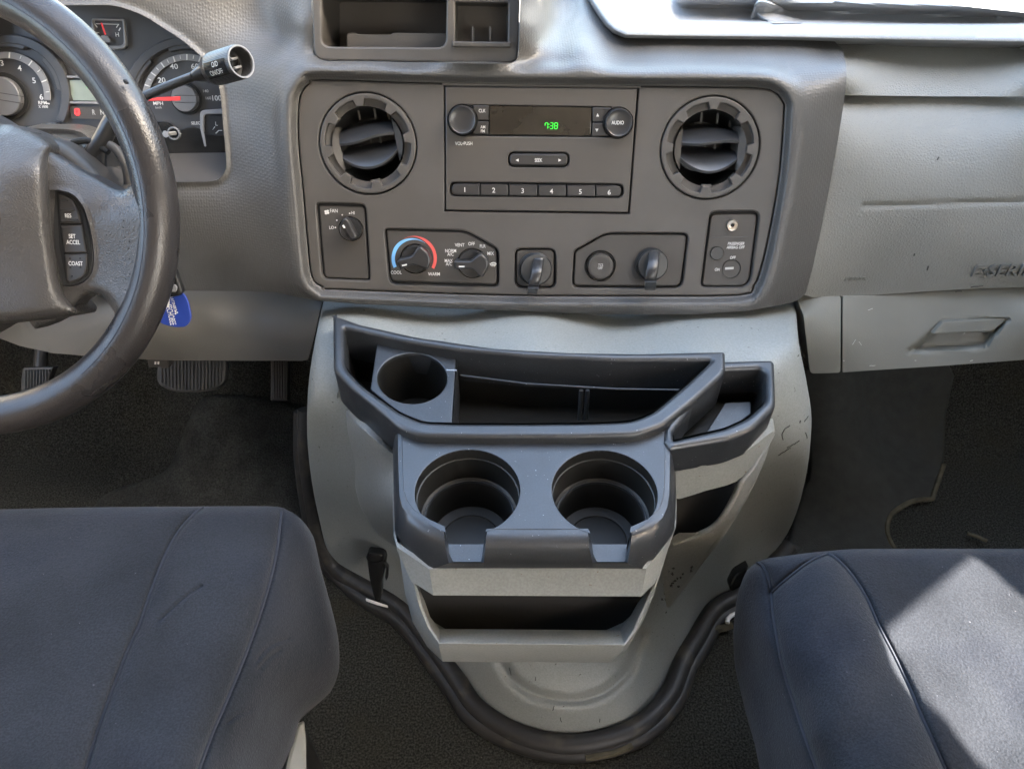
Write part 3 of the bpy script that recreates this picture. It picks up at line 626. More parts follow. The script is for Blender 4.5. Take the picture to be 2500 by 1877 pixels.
for i in range(6):
    a, b = xs[i]+1.2, xs[i+1]-1.2; ya = 449+(a-1097)*.0115; y2 = 476.5+(b-1097)*.0095
    r0 = (a, ya, 13 if i == 0 else 0); r1 = (b, ya+.5, 13 if i == 5 else 0); r2 = (b, y2, 13 if i == 5 else 0); r3 = (a, y2-.5, 13 if i == 0 else 0)
    bt = plate('preset_button', PANEL, fil([r0, r1, r2, r3], 1, 4), .0052, .005, .0012, M['radiobtn'], rd)
    text(str(i+1), PANEL, *R3((1258+183*i,1203+3.2*i))[0], 11.5, M['white'], bt, .0053)
sk = plate('seek_button', PANEL, inset(pill, 4.5), .0052, .005, .0014, M['radiobtn'], rd)
text('SEEK', PANEL, *R3((1725,1016))[0], 8.5, M['white'], sk, .0053, 0, .72)
for s, x in ((-1,1590),(1,1860)):
    plate('arrow_mark', PANEL, R3((x+10*s,1016),(x-9*s,1007),(x-9*s,1026)), .0054, .0003, .00002, M['white'], sk)
plate('display', PANEL, [(1195.5,259),(1443.5,263.5),(1441.5,331.5),(1194.5,328.5)], .0036, .003, .0003, M['disp'], rd)
for (nm, q) in (('CLK',((1308,668),(1410,669),(1408,764),(1330,763))),('AM\nFM',((1330,769),(1408,770),(1406,852),(1308,850)))):
    b_ = plate('side_button', PANEL, fil(R3(*q),2), .0045, .004, .0008, M['radiobtn'], rd)
text('CLK', PANEL, *R3((1368,703))[0], 8, M['white'], rd, .0047, 0, .8)
text('AM', PANEL, *R3((1372,806))[0], 7, M['white'], rd, .0047, 0, .85); text('FM', PANEL, *R3((1372,832))[0], 7, M['white'], rd, .0047, 0, .85)
for q in (((250,682),(372,684),(330,774),(250,774)),((250,780),(330,780),(352,864),(246,864))):
    plate('side_button', PANEL, fil(R4(*q),2), .0045, .004, .0008, M['radiobtn'], rd)
plate('arrow_mark', PANEL, R4((283,719),(292,740),(274,740)), .0048, .0003, .00002, M['white'], rd)
plate('arrow_mark', PANEL, R4((278,837),(268,817),(288,817)), .0048, .0003, .00002, M['white'], rd)
text('VOL•PUSH', PANEL, *R3((1251,910))[0], 8, M['white'], rd, .0044, 0, .8)
for (cx_, cy_, tx) in ((1130.5,293.6,None),(1507,300,'AUDIO')):
    k = sc((cx_, cy_), PANEL); o = PANEL.px([(cx_, cy_)])[0]
    lathe('knob_ring', o, PN, [(37.5*k,.004),(37.5*k,.0062),(36*k,.007),(34.5*k,.0045)], M['gloss'], rd, 48)
    kb = lathe('knob', o, PN, [(33.5*k,.002),(33.5*k,.011),(32.6*k,.0128),(30.5*k,.0136),(27*k,.0128),(15*k,.0120),(.0001,.0118)], M['stalk'], rd, 56)
    if tx: text(tx, PANEL, cx_+1, cy_, 8.5, M['white'], kb, .0135, 0, .78)
def seg7(pl, x, y, w_, h_, on, parent, m, hh):
    t_ = w_*.2; sh = -h_*.06
    S = {'a':((0,0),(w_,0)),'g':((0,h_/2),(w_,h_/2)),'d':((0,h_),(w_,h_)),'f':((0,0),(0,h_/2)),'b':((w_,0),(w_,h_/2)),'e':((0,h_/2),(0,h_)),'c':((w_,h_/2),(w_,h_))}
    for s in on:
        (x0, y0), (x1, y1) = S[s]; g_ = t_*.45
        if y0 == y1: q = [(x0+g_,y0-t_/2),(x1-g_,y0-t_/2),(x1-g_,y0+t_/2),(x0+g_,y0+t_/2)]
        else: q = [(x0-t_/2,y0+g_),(x0+t_/2,y0+g_),(x0+t_/2,y1-g_),(x0-t_/2,y1-g_)]
        q = [(x+a+sh*(b/h_), y+b) for a, b in q]
        plate('clock_segment', pl, q, hh, .0002, .00001, m, parent)
for ch, xx in (('abcf'[:3],1331),('abcdg',1343.5),('abcdefg',1354.5)): seg7(PANEL, xx, 300.5, 6.8, 14.5, ch, rd, M['green'], .0039)
seg7(PANEL, 1331, 300.5, 6.8, 14.5, 'f', rd, M['green'], .0039)
for yy in (304, 311): plate('clock_segment', PANEL, ell(1340.2, yy, 1.1, n=8), .0039, .0002, .00001, M['green'], rd)
# ================================================================== CONTROL PANELS
def recess(th, outl, d=5, h0=-.003, h1=.0008, top_bias=(0, -1)):
    plate('recess_floor', PANEL, inset(outl, -2), h0, .001, .0002, M['groove'], th)
    q = [(x+top_bias[0], y+top_bias[1]) for x, y in inset(outl, d)]
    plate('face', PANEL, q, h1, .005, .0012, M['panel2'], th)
fc = thing('fan_control', 'square black fan speed control panel with small pointer knob', 'control panel', PANEL.px([(790,600)])[0])
recess(fc, fan_o, 5.5, -.003, -.0002, (1.5, 1))
def knob(th, px, py, r, wing, hgt, mark, grip=.009, base=.0025):
    k = sc((px, py), PANEL); o = PANEL.px([(px, py)])[0]
    lathe('knob_seat', o, PN, [(r*1.13*k,.0),(r*1.12*k,.0018),(r*1.03*k,.0018),(r*1.02*k,-.0005)], M['gloss'], th, 48)
    kb = lathe('knob', o, PN, [(r*k,-.001),(r*k,base+.002),(r*.96*k,base+.003),(r*.80*k,base+.0025),(.0001,base+.002)], M['stalk'], th, 56)
    plate('grip', PANEL, wing, hgt, hgt-.003, .0022, M['stalk'], kb, seg=4)
    if mark: plate('pointer_mark', PANEL, mark, hgt+.0002, .0004, .0001, M['white'], kb)
    return kb
knob(fc, *LL((507,365))[0], 26.5, fil(LL((418,290,20),(447,262,30),(480,285,20),(558,430,20),(540,468,25),(500,466,25),(412,335,20)),6), .014, LL((425,335),(440,328),(454,355),(440,362)))
for s, x, y, z in (('FAN',350,202,8.5),('HI',523,221,7.5),('LO',330,353,7.5)): text(s, PANEL, *LL((x,y))[0], z, M['white'], fc, 0, 0, .85)
for x, y in ((426,240),(377,288),(493,226),(364,353)): plate('dot_mark', PANEL, ell(*LL((x,y))[0], 1.9, n=12), .0001, .0002, .00002, M['white'], fc)
for a in range(4):
    cxx, cyy = LL((287+13*math.cos(a*math.pi/2+.6),215+13*math.sin(a*math.pi/2+.6)))[0]
    plate('fan_symbol', PANEL, ell(cxx, cyy, 3.1, 2.6, n=14), .0001, .0002, .00002, M['white'], fc)
cc = thing('climate_control', 'black heater control panel with two knobs and blue and red arc', 'control panel', PANEL.px([(1075,620)])[0])
recess(cc, cli_o, 6, -.003, .0006, (0, -2))
def arc(a0, a1, ro, ri, m):
    A = np.linspace(a0, a1, 40); s = np.linspace(0, 1, 40); cx_, cy_ = 1075, 630
    q = [(cx_+ro(t)*math.cos(math.radians(a)), cy_-ro(t)*math.sin(math.radians(a))) for a, t in zip(A, s)]+[(cx_+ri(t)*math.cos(math.radians(a)), cy_-ri(t)*math.sin(math.radians(a))) for a, t in list(zip(A, s))[::-1]]
    plate('temperature_arc', PANEL, LL(*q), .0009, .0003, .00002, m, cc)
arc(205, 55, lambda t: 205-28*sm((t-.35)/.5)-8*sm((t-.75)/.25), lambda t: 176-9*sm(t/.8), M['cool'])
arc(-28, 118, lambda t: 202-2*t, lambda t: 174+24*sm((t-.45)/.5), M['warm'])
knob(cc, *LL((1085,632))[0], 33, fil(LL((915,668,15),(935,640,8),(1048,612,15),(1100,535,25),(1130,522,25),(1205,590,50),(1228,660,40),(1195,735,35),(1170,728,20),(1060,690,25),(950,738,14)),10,6), .016, LL((962,690),(1006,680),(1010,692),(966,702)))
knob(cc, *LL((1598,672))[0], 33, fil(LL((1432,662,12),(1450,652,8),(1580,658,18),(1650,598,20),(1680,590,20),(1738,640,40),(1748,700,40),(1715,770,40),(1685,805,20),(1660,795,15),(1592,728,25),(1440,732,12)),10,6), .016, LL((1475,698),(1527,698),(1527,711),(1475,711)))
for s, x, y, z in (('COOL',912,757,8),('WARM',1252,771,8),('VENT',1483,510,8),('OFF',1590,499,8),('FLR',1691,520,8),('MIX',1762,586,8),('NORM',1402,562,8),('A/C',1400,593,8),('MAX',1385,651,8),('A/C',1386,681,8)):
    text(s, PANEL, *LL((x,y))[0], z, M['white'], cc, .0008, 0, .82)
plate('defrost_symbol', PANEL, LL((1755,678),(1770,668),(1785,665),(1800,668),(1815,678),(1806,698),(1795,692),(1785,690),(1775,692),(1764,698)), .0009, .0002, .00002, M['white'], cc, [LL((1762,680),(1785,671),(1808,680),(1803,690),(1785,684),(1767,690))])
for x in (1775,1785,1795): plate('defrost_symbol', PANEL, LL((x-2,676),(x+2,676),(x+2,706),(x-2,706)), .0009, .0002, .00002, M['white'], cc)
def outlet(label, c, r, strap, outl=None):
    th = thing('power_outlet', label, 'power outlet', PANEL.px([c])[0], group='capped power outlets in the lower centre panel')
    if outl: recess(th, outl, 5, -.004, .0008, (-.5, -1.5))
    k = sc(c, PANEL); o = PANEL.px([c])[0]
    lathe('socket_ring', o-PANEL.u*.0008, PN, [(r*1.10*k,.001),(r*1.10*k,.005),(r*1.02*k,.0065),(r*1.0*k,.004)], M['black'], th, 48)
    lathe('cap', o, PN, [(r*k,.002),(r*k,.007),(r*.96*k,.0082),(.0001,.0085)], M['rubberclean'], th, 48)
    P = [np.array(PANEL.px([LR(q[:2])[0]], q[2])[0]) for q in strap]; P = [np.array(p) for p in cat(P, False, 6)]
    wd = [LR(q[:2]) and q[3]/3.16*k for q in strap]; wd = np.interp(np.linspace(0, 1, len(P)), np.linspace(0, 1, len(wd)), wd)
    T = np.gradient(np.array(P), axis=0); rows = []
    for p, t, ww in zip(P, T, wd):
        t = t/np.linalg.norm(t); nn = np.cross(PANEL.u, t); nn /= np.linalg.norm(nn); nn = nn if nn@PANEL.n > 0 or nn[2] > 0 else -nn
        rows.append([p-PANEL.u*ww/2-nn*.004, p-PANEL.u*ww/2, p-PANEL.u*ww*.4+nn*.0012, p+PANEL.u*ww*.4+nn*.0012, p+PANEL.u*ww/2, p+PANEL.u*ww/2-nn*.004])
    loft('pull_tab', rows, M['stalk'], th, 55, True, cap=True)
    return th
outlet('capped power outlet in its own square frame below the radio', LR((278,618))[0], 37, [(303,542,.008,78),(300,560,.010,80),(292,600,.018,82),(285,650,.024,84),(272,710,.026,82),(258,760,.024,78),(250,785,.018,72)], sq_o)
tp = thing('traction_switch', 'black panel with round traction control button beside a power outlet', 'control panel', PANEL.px([(1540,645)])[0])
recess(tp, tcs_o, 5, -.004, .0008, (-.5, -1.5))
c = LR((775,597))[0]; k = sc(c, PANEL); o = PANEL.px([c])[0]
lathe('button_bezel', o, PN, [(38.5*k,.0008),(38*k,.0022),(35.5*k,.0018),(34*k,-.001)], M['gloss'], tp, 48)
lathe('button_well', o+PANEL.n*.0008, PN, [(36*k,.0),(.0001,.0)], M['groove'], tp, 40)
bb = lathe('button', o, PN, [(31*k,.0),(31*k,.004),(30*k,.0052),(28*k,.0056),(20*k,.005),(.0001,.0048)], M['panel2'], tp, 48)
text('TCS', PANEL, *LR((778,592))[0], 6.3, M['white'], bb, .0056, 0, .75); text('OFF', PANEL, *LR((775,616))[0], 6.3, M['white'], bb, .0056, 0, .75)
outlet('capped power outlet right of the round traction button', LR((1172,582))[0], 36, [(1193,492,.008,88),(1190,515,.012,88),(1184,570,.020,88),(1176,630,.025,90),(1166,690,.026,88),(1160,735,.022,82),(1158,758,.016,76)])
asw = thing('airbag_switch', 'tall black panel with airbag key switch and silver audio jack', 'control panel', PANEL.px([(1770,610)])[0])
recess(asw, ab_o, 5.5, -.003, -.0002, (-1.5, 1))
c = LR((1790,283))[0]; k = sc(c, PANEL); o = PANEL.px([c])[0]
lathe('audio_jack', o, PN, [(14.5*k,-.001),(14.5*k,.002),(12.8*k,.0032),(10*k,.0026),(8.5*k,.0034),(5*k,.0030),(4*k,.0),(.0001,-.002)], M['steel'], asw, 36)
lathe('jack_hole', o, PN, [(4.2*k,.0033),(.0001,.0033)], M['groove'], asw, 20)
plate('groove_line', PANEL, LR((1635,377),(1915,372),(1915,377),(1635,384)), .0002, .0008, .0001, M['stalk'], asw)
for s, x, y, z, sh in (('PASSENGER',1823,426,7,.25),('AIRBAG OFF',1820,455,7,.25),('OFF',1799,534,7,.15),('ON',1679,626,7,.15)): text(s, PANEL, *LR((x,y))[0], z, M['white'], asw, .0001, 0, .78, sh)
for (q, r) in (((1674,500),16),((1787,622),22)):
    c = LR(q)[0]; k = sc(c, PANEL); o = PANEL.px([c])[0]
    lathe('lamp_lens' if r == 16 else 'key_switch', o, PN, [(r*1.05*k,-.001),(r*1.05*k,.0006),(r*.97*k,.0004),(r*.95*k,.0012 if r == 16 else -.0006),(.0001,.0012 if r == 16 else -.0006)], M['black'], asw, 40)
plate('key_slot', PANEL, LR((1740,610),(1806,606),(1804,624),(1738,628)), -.0001, .0006, .0001, M['dimwhite'], asw)
# ================================================================== INSTRUMENT CLUSTER
ic = thing('instrument_cluster', 'instrument cluster with dials behind the steering wheel rim', 'instrument cluster', PANEL.px([(300,200)])[0])
CL = Plane(PANEL.o-PANEL.n*.058, PN)
a = PANEL.px(clus_out, -.022); b = CL.px(scl(clus_out, 1.10, 1.10), -.004)
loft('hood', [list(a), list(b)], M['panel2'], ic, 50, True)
fo = scl(clus_out, 1.08, 1.08)
plate('face', CL, fo, -.003, .002, .0001, M['gauge'], ic)
def ring(cx_, cy_, r0, r1, h, th_, m, nm, a0=0, a1=360, n=72):
    if a1-a0 == 360: return plate(nm, CL, ell(cx_, cy_, r1, n=n), h, th_, .0003, m, ic, [ell(cx_, cy_, r0, n=n)])
    return plate(nm, CL, ell(cx_, cy_, r1, n=n, a0=a0, a1=a1)+ell(cx_, cy_, r0, n=n, a0=a0, a1=a1)[::-1], h, th_, .0003, m, ic)
for (gx, gy, r, nm, tk, lab) in ((456,241,1,'speedometer',[(-178,1)],None),(14,236,1,'tachometer',[],None)):
    plate('bezel_ring', CL, ell(gx, gy, 156, 152, n=60, a0=-25, a1=205)+ell(gx, gy, 134, 130, n=60, a0=-25, a1=205)[::-1], .004, .007, .001, M['gauge'], ic)
    for a0 in (5, 68, 131): plate('bezel_tab', CL, ell(gx, gy, 138, 134, n=14, a0=a0, a1=a0+44)+ell(gx, gy, 124, 120, n=14, a0=a0+3, a1=a0+41)[::-1], .003, .006, .001, M['gauge'], ic)
    ring(gx, gy, 93, 109, .0005, .001, M['gaugering'], 'tick_band', -5, 185)
    nk = 10 if gx > 100 else 6
    for i in range(nk*2+1):
        an = 180-(180*i/(nk*2)); an = an if gx > 100 else 180-an*1.0
        if gx < 100: an = 180-(i*15.8)
        r0, r1 = (94, 108) if i % 2 == 0 else (98, 106)
        ca, sa = math.cos(math.radians(an)), math.sin(math.radians(an)); wd = 1.4 if i % 2 == 0 else .8
        q = [(gx+r*ca-wd*s*sa, gy-(r*sa+wd*s*ca)) for r, s in ((r0,1),(r1,1),(r1,-1),(r0,-1))]
        plate('tick_mark', CL, q, .0012, .0004, .00005, M['white'], ic)
    kr = 31 if gx > 100 else 45; k = sc((gx, gy), CL); o = CL.px([(gx, gy)])[0]
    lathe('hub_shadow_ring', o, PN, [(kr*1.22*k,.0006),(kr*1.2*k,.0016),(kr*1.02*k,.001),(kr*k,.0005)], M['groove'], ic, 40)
    lathe('hub_cap', o, PN, [(kr*k,.0),(kr*k,.007),(kr*.95*k,.008),(.0001,.008)], M['hub'], ic, 40)
    if gx > 100: plate('needle', CL, [(440,236),(392,238),(352,243),(352,246),(392,246),(440,246)], .0085, .001, .0002, M['red'], ic)
    plate('hub_slot', CL, [(gx-kr*.98,gy-8+(0 if gx > 100 else -6)),(gx+kr*.98,gy-8+(0 if gx > 100 else 8)),(gx+kr*.98,gy-6.8+(0 if gx > 100 else 8)),(gx-kr*.98,gy-6.8+(0 if gx > 100 else -6))], .0083, .0004, .0001, M['groove'], ic)
    plate('hub_slot', CL, [(gx-kr*.95,gy+9+(0 if gx > 100 else -6)),(gx+kr*.95,gy+9+(0 if gx > 100 else 8)),(gx+kr*.95,gy+10.2+(0 if gx > 100 else 8)),(gx-kr*.95,gy+10.2+(0 if gx > 100 else -6))], .0083, .0004, .0001, M['groove'], ic)
for s, x, y, z, m_, sx in (('3',15,513,12.5,'white',1.1),('4',158,555,12.5,'white',1.1),('5',275,655,12.5,'white',1.1),('6',335,788,12.5,'white',1.1),('RPM',345,835,8,'white',1),('X 1000',350,867,6,'white',.9),
    ('20',1310,652,12,'white',1.15),('40',1410,540,12,'white',1.15),('60',1580,540,12,'white',1.15),('MPH',1282,840,8,'white',1.1),('km/h',1285,873,5.5,'dimwhite',1),('140',1668,740,6.5,'dimwhite',1.1),('160',1690,797,6.5,'dimwhite',1.1),('100',1758,797,12,'white',1.0),
    ('SELECT',1595,1000,6.8,'white',.85),('RESET',1618,1117,6.8,'white',.85),('L',1755,1005,9,'white',1),('C',793,282,9.5,'white',1),('H',950,283,9.5,'white',1),('R',760,912,12,'dimwhite',.72),('N',827,912,12,'dimwhite',.72),('D',900,912,12,'dimwhite',.72)):
    text(s, CL, *K1((x,y))[0], z, M[m_], ic, .0012, 0, sx)
plate('message_display', CL, K1((540,648),(900,660),(900,822),(592,815)), .0006, .002, .0002, M['lcd'], ic)
text('TRIP', CL, *K1((725,688))[0], 5.5, M['green'], ic, .0012, 0, .9); text('A', CL, *K1((709,706))[0], 5.5, M['green'], ic, .0012)
for q in (((460,614),(900,620),(900,636),(466,634)),((520,822),(900,826),(900,846),(526,842))): plate('trim_bar', CL, K1(*q), .003, .004, .0006, M['gaugering'], ic)
plate('park_lamp', CL, fil(K1((600,880,8),(642,880,8),(650,938,8),(608,938,8)),2), .0010, .0005, .0001, M['redlamp'], ic)
text('P', CL, *K1((625,908))[0], 9, M['groove'], ic, .0014, 0, .8)
plate('gear_window', CL, K1((560,860),(940,870),(960,970),(580,965)), .0001, .0006, .0001, M['panel2'], ic)
plate('temperature_frame', CL, fil(K1((740,150,5),(1005,155,5),(1025,395,14),(900,405,5),(740,300,5)),4), .003, .004, .0008, M['gaugering'], ic, [fil(K1((750,165,4),(990,170,4),(1003,370,12),(800,372,5)),4)])
for q in (((775,193),(965,197),(963,202),(778,198)),((762,196),(768,194),(790,222),(785,226)),((958,198),(965,200),(945,228),(940,225)),((748,228),(753,225),(775,252),(771,256)),((972,225),(980,230),(965,255),(960,250))):
    plate('tick_mark', CL, K1(*q), .0012, .0004, .00005, M['white'], ic)
plate('needle', CL, K1((814,188),(826,188),(858,280),(848,286)), .002, .0008, .0002, M['red'], ic)
plate('needle_hub', CL, ell(*K1((840,345))[0], 17, n=30, a0=0, a1=180), .002, .002, .0004, M['gaugering'], ic)
plate('fuel_window', CL, fil(K1((1640,925,10),(1830,930,4),(1830,1190,4),(1660,1190,4)),3), .0004, .001, .0002, M['black'], ic)
plate('fuel_frame', CL, fil(K1((1618,895,12),(1850,880,4),(1850,925,2),(1650,930,8),(1650,1050,2),(1672,1190,2),(1655,1190,2),(1620,1040,2)),3), .0035, .004, .0008, M['gaugering'], ic)
for q in (((1722,1055),(1728,1050),(1745,1030),(1739,1027)),((1745,1082),(1752,1086),(1775,1062),(1800,1062),(1800,1057),(1770,1057))): plate('tick_mark', CL, K1(*q), .0012, .0004, .00005, M['white'], ic)
lw = cat(K1((60,1040),(250,1020),(440,990),(560,1040),(760,1060),(1000,1060),(1180,1000),(1290,985),(1370,1000),(1440,1055),(1560,1030),(1700,1090),(1840,1120),(1840,1330),(1400,1330),(1000,1250),(60,1100)), True, 3)
plate('lower_lens', CL, lw, .0028, .003, .0006, M['gloss'], ic)
sh = K1((1340,1230),(1500,1240),(1840,1220),(1838,1400),(1790,1455),(1700,1475),(1300,1475),(1250,1300))
patch('lower_shelf', fil(sh,6,3), dep([(x, y, 'h', v) for x, y, v in [(380,372,-.058),(555,368,-.058),(370,440,-.018),(550,440,-.018),(470,400,-.040),(380,400,-.040),(555,400,-.040)]]), M['panel2'], ic, (), 10, (3,), None)
k = sc(K1((1425,1080))[0], CL); o = CL.px([K1((1415,1082))[0]], .003)[0]
lathe('reset_bezel', o, PN, [(16*k,.0),(15.5*k,.003),(12*k,.003),(11.5*k,0)], M['chrome'], ic, 30)
o2 = CL.px([K1((1420,1082))[0]], .003)[0]; kn_d = np.array(CL.px([K1((1343,1088))[0]], .016)[0])-o2; kn_d /= np.linalg.norm(kn_d)
tube('reset_knob', [o2, CL.px([K1((1350,1088))[0]], .015)[0], CL.px([K1((1341,1089))[0]], .017)[0]], [5*k, 5*k, 8*k], M['gaugering'], ic, n=16)
# bead of trim between cluster and column
# ================================================================== STEERING COLUMN AND WHEEL
WA, WB = .5887, -.0527
WN = np.array([math.cos(WA)*math.sin(WB), -math.cos(WA)*math.cos(WB), math.sin(WA)]); WC = np.array([-.4767, .5676, .5928])
WP = Plane(WC, WN)
sw = thing('steering_wheel', 'worn dark leather steering wheel with thumb switches and padded hub', 'steering wheel', WC)
RR, rr_ = .1805, .0172
P = [WP.at(RR*math.cos(a), RR*math.sin(a)) for a in np.linspace(0, 2*math.pi, 96, endpoint=False)]
rim = tube('rim', P, rr_, M['rim'], sw, True, 28)
tube('rim_seam', [WP.at((RR-.0035)*math.cos(a), (RR-.0035)*math.sin(a), .0168) for a in np.linspace(-.9, 1.3, 60)], .00045, M['seam'], rim, n=5)
sp_o = cat([(60,352),(100,352),(126,369),(160,390),(194,411),(225,428),(249,441),(277,457),(299,463),(316,455),(324,438),(322,405),(316,375),(338,385),(362,440),(375,500),(378,560),(370,640),(345,725),(305,790),(268,835),(262,828),(274,805),(281,780),(277,760),(260,735),(238,721),(219,720),(199,732),(181,752),(150,775),(60,770)], True, 3)
rec_o = fil(W2((436,590,10),(500,592,30),(640,620,60),(740,740,60),(805,960,80),(832,1180,60),(820,1320,60),(740,1415,60),(620,1446,40),(552,1442,15),(500,1250,40),(462,1000,40),(440,760,20)),6)
sph = tps([(x, y, h) for x, y, h in [(60,360,.006),(126,375,.000),(200,422,.000),(280,465,.004),(320,460,.010),(150,445,.008),(220,490,.011),(290,520,.013),(345,500,.0155),(360,560,.0155),(350,640,.015),(330,720,.0145),(300,780,.013),(270,830,.011),(130,560,.004),(130,700,.002),(220,600,.007),(280,600,.011),(240,720,.006),(330,400,.013)]], 1e-3)
def spd(P):
    h = sph(P); d = pdist(P, sp_o); h = h-.013*(1-rnd(d, 26)); dr_ = pdist(P, rec_o); h = h+.0016*gauss(dr_, 7)
    return WP.t(P, h)
patch('spoke', sp_o, spd, M['leather'], sw, [rec_o], 9, (1.5, 4, 8, 13, 19), -WN*.016, 70)
left = [(2*(-183)-x, y) for x, y in sp_o]
hub_o = cat([(-90,300),(0,304),(33,305),(69,318),(102,335),(122,350),(126,362),(119,383),(118,416),(119,455),(122,494),(127,563),(138,646),(150,702),(166,732),(184,750),(188,762),(181,771),(150,776),(84,784),(0,790),(-90,792)], True, 3)
hbh = tps([(-60,305,.004),(60,325,.002),(-60,375,.026),(60,385,.022),(-60,450,.035),(60,450,.030),(-60,600,.030),(80,600,.024),(-60,760,.024),(100,750,.020),(160,750,.014),(110,370,.012)])
def hbd(P): return WP.t(P, hbh(P)-.016*(1-rnd(pdist(P, hub_o), 30)))
patch('hub_cover', hub_o, hbd, M['leather'], sw, (), 10, (1.5, 4, 8, 14, 22), -WN*.03, 70)
cs = plate('switch_bezel', WP, inset(rec_o, 1.2), .0035, .008, .0012, M['stalk'], sw)
plate('switch_well', WP, fil(W2((495,608,8),(640,640,50),(735,760,50),(790,960,60),(812,1200,60),(780,1340,60),(700,1410,50),(585,1425,15),(520,1100,10)),6), .0040, .002, .0008, M['groove'], cs)
for q, tx in ((((505,622,5),(560,628,20),(640,672,35),(692,780,30),(712,886,5),(525,886,5)),(('RES',600,818,9.5),)), (((531,902,5),(722,898,5),(762,1145,5),(560,1150,5)),(('SET',636,1000,10),('ACCEL',645,1053,10))), (((563,1158,5),(764,1152,5),(768,1260,40),(745,1345,50),(690,1385,40),(612,1412,8),(580,1380,10)),(('COAST',667,1240,10),))):
    bt = plate('thumb_switch', WP, fil(W2(*q),3), .0068, .005, .0014, M['radiobtn'], cs)
    for t_ in tx: text(t_[0], WP, *W2((t_[1],t_[2]))[0], t_[3], M['white'], bt, .007, -1, .78)
for q in (((530,690),(600,688)),((540,776),(658,772)),((545,864),(688,856))):
    tube('switch_ridge', WP.px(W2(*q), .0068), .0007, M['stalk'], cs, n=6)
for q in ((617,1196),(706,1195),(622,1275),(710,1274),(634,1352)):
    c = W2(q)[0]; lathe('switch_dimple', WP.px([c], .0066)[0], WN, [(.0009,.0),(.0006,.0006),(.00001,.0008)], M['groove'], cs, 10)
tube('torn_nick', WP.px([(302,196),(307,200),(313,204)], .016), [.0010,.0019,.0009], M['groove'], rim, n=6)
# spots worn into the leather of the spoke
for (x, y) in W2((1128,742),(1097,765),(1090,864),(1176,876),(1232,908),(1086,923),(970,984),(940,990),(1180,948),(1058,1046),(1142,1048),(1103,1008),(1132,1108),(1058,1098),(1142,1200),(1174,1232),(1212,1238),(1145,1334),(1025,1364),(1108,1374),(1168,1388),(1213,1354),(1115,1415),(1108,1470),(1278,1125),(1285,1180),(1298,1050),(1270,955),(1300,740),(1272,1238),(1060,1510),(1175,645)):
    p = W([(x, y)], spd([(x, y)]))[0]; lathe('worn_spot', p-WN*.0003, WN, [(random.uniform(.0004,.0008),.0004),(.00001,.00055)], M['groove'], sw, 8)
st = thing('steering_column', 'black steering column shroud behind the wheel', 'steering column', WP.px([(200,420)], -.08)[0])
cv = cat([(40,330),(100,332),(135,338),(166,350),(208,383),(236,410),(256,438),(264,462),(240,480),(160,470),(40,470)], True, 3)
patch('top_cover', cv, lambda P: WP.t(P, -.018-.020*(1-rnd(pdist(P, cv), 30))), M['panel2'], st, (), 10, (2, 5, 10, 18), -WN*.05)
cb = cat([(120,350),(180,345),(212,342),(245,350),(275,372),(300,405),(316,450),(312,520),(250,560),(120,540)], True, 3)
patch('shroud', cb, lambda P: WP.t(P, -.070-.030*(1-rnd(pdist(P, cb), 34))), M['panel2'], st, (), 10, (2, 5, 10, 18), -WN*.12)
patch('shift_collar', cat([(195,360),(215,352),(240,350),(262,362),(262,390),(262,430),(240,440),(215,400)], True, 3), lambda P: WP.t(P, -.055-.006*(1-rnd(pdist(P, cat([(195,360),(215,352),(240,350),(262,362),(262,390),(262,430),(240,440),(215,400)], True, 3)), 14))), M['stalk'], st, (), 8, (2, 5, 9), -WN*.03)
tube('column_ring', WP.px(cat(W2((960,195),(1010,225),(1060,290),(1105,380),(1125,470),(1130,550)), False, 6), -.05), .004, M['panel2'], st, n=8)
tube('column_ring', WP.px(cat(W2((640,180),(720,160),(800,165),(860,200),(960,260)), False, 6), -.055), .003, M['groove'], st, n=8)
# ---- shift lever
lv = thing('shift_lever', 'black column shift lever with ribbed knob reaching past the wheel rim', 'shift lever', WP.px([(240,370)], -.05)[0])
pts = [WP.px([(228,375)], -.060)[0], WP.px([(248,345)], -.058)[0], WP.px([(272,300)], -.056)[0], WP.px([(300,263)], -.056)[0], WP.px([(345,240)], -.060)[0], WP.px([(405,213)], -.058)[0], WP.px([(472,187)], -.052)[0]]
PP_ = [np.array(p) for p in cat(pts, False, 8)]
kc = WP.px([(588,151)], -.030)[0]; kp1 = sc((588,151), WP, -.030); G = 39.5*kp1/.0168
tube('stalk', PP_, [.0078 if i < 20 else max(11.5*kp1, .0078-.0004*(i-20)) for i in range(len(PP_))], M['stalk'], lv, n=20)
view = (CAM-kc)/np.linalg.norm(CAM-kc); ri = np.array([1., 0, 0])
ax = .62*view+.75*(ri*.965+(-np.cross(ri, view))*(.26)); ax /= np.linalg.norm(ax)
k0 = kc-ax*.043*G
tube('stalk_neck', [PP_[-1]-(PP_[-1]-PP_[-5])*.02, PP_[-1]*.6+(k0-ax*.012*G)*.4, k0-ax*.014*G, k0-ax*.006*G, k0], [11.6*kp1,.0080*G,.0115*G,.0145*G,.0160*G], M['stalk'], lv, n=32)
lathe('knob', k0, ax, [(.0160*G,.0),(.0166*G,.0008),(.0168*G,.002),(.0168*G,.0405*G),(.0162*G,.043*G),(.0150*G,.0432*G),(.0138*G,.041*G),(.0132*G,.028*G),(.0001,.027*G)], M['stalk'], lv, 120, 1, .014, 20)
lathe('knob_ring', k0, ax, [(.0160*G,.0428*G),(.0163*G,.0440*G),(.0148*G,.0440*G),(.0145*G,.0425*G)], M['gaugering'], lv, 48)
lathe('knob_inner', k0+ax*.027*G, ax, [(.0085*G,.0),(.0085*G,.004*G),(.006*G,.0045*G),(.006*G,.001*G),(.0001,.001*G)], M['gloss'], lv, 24)
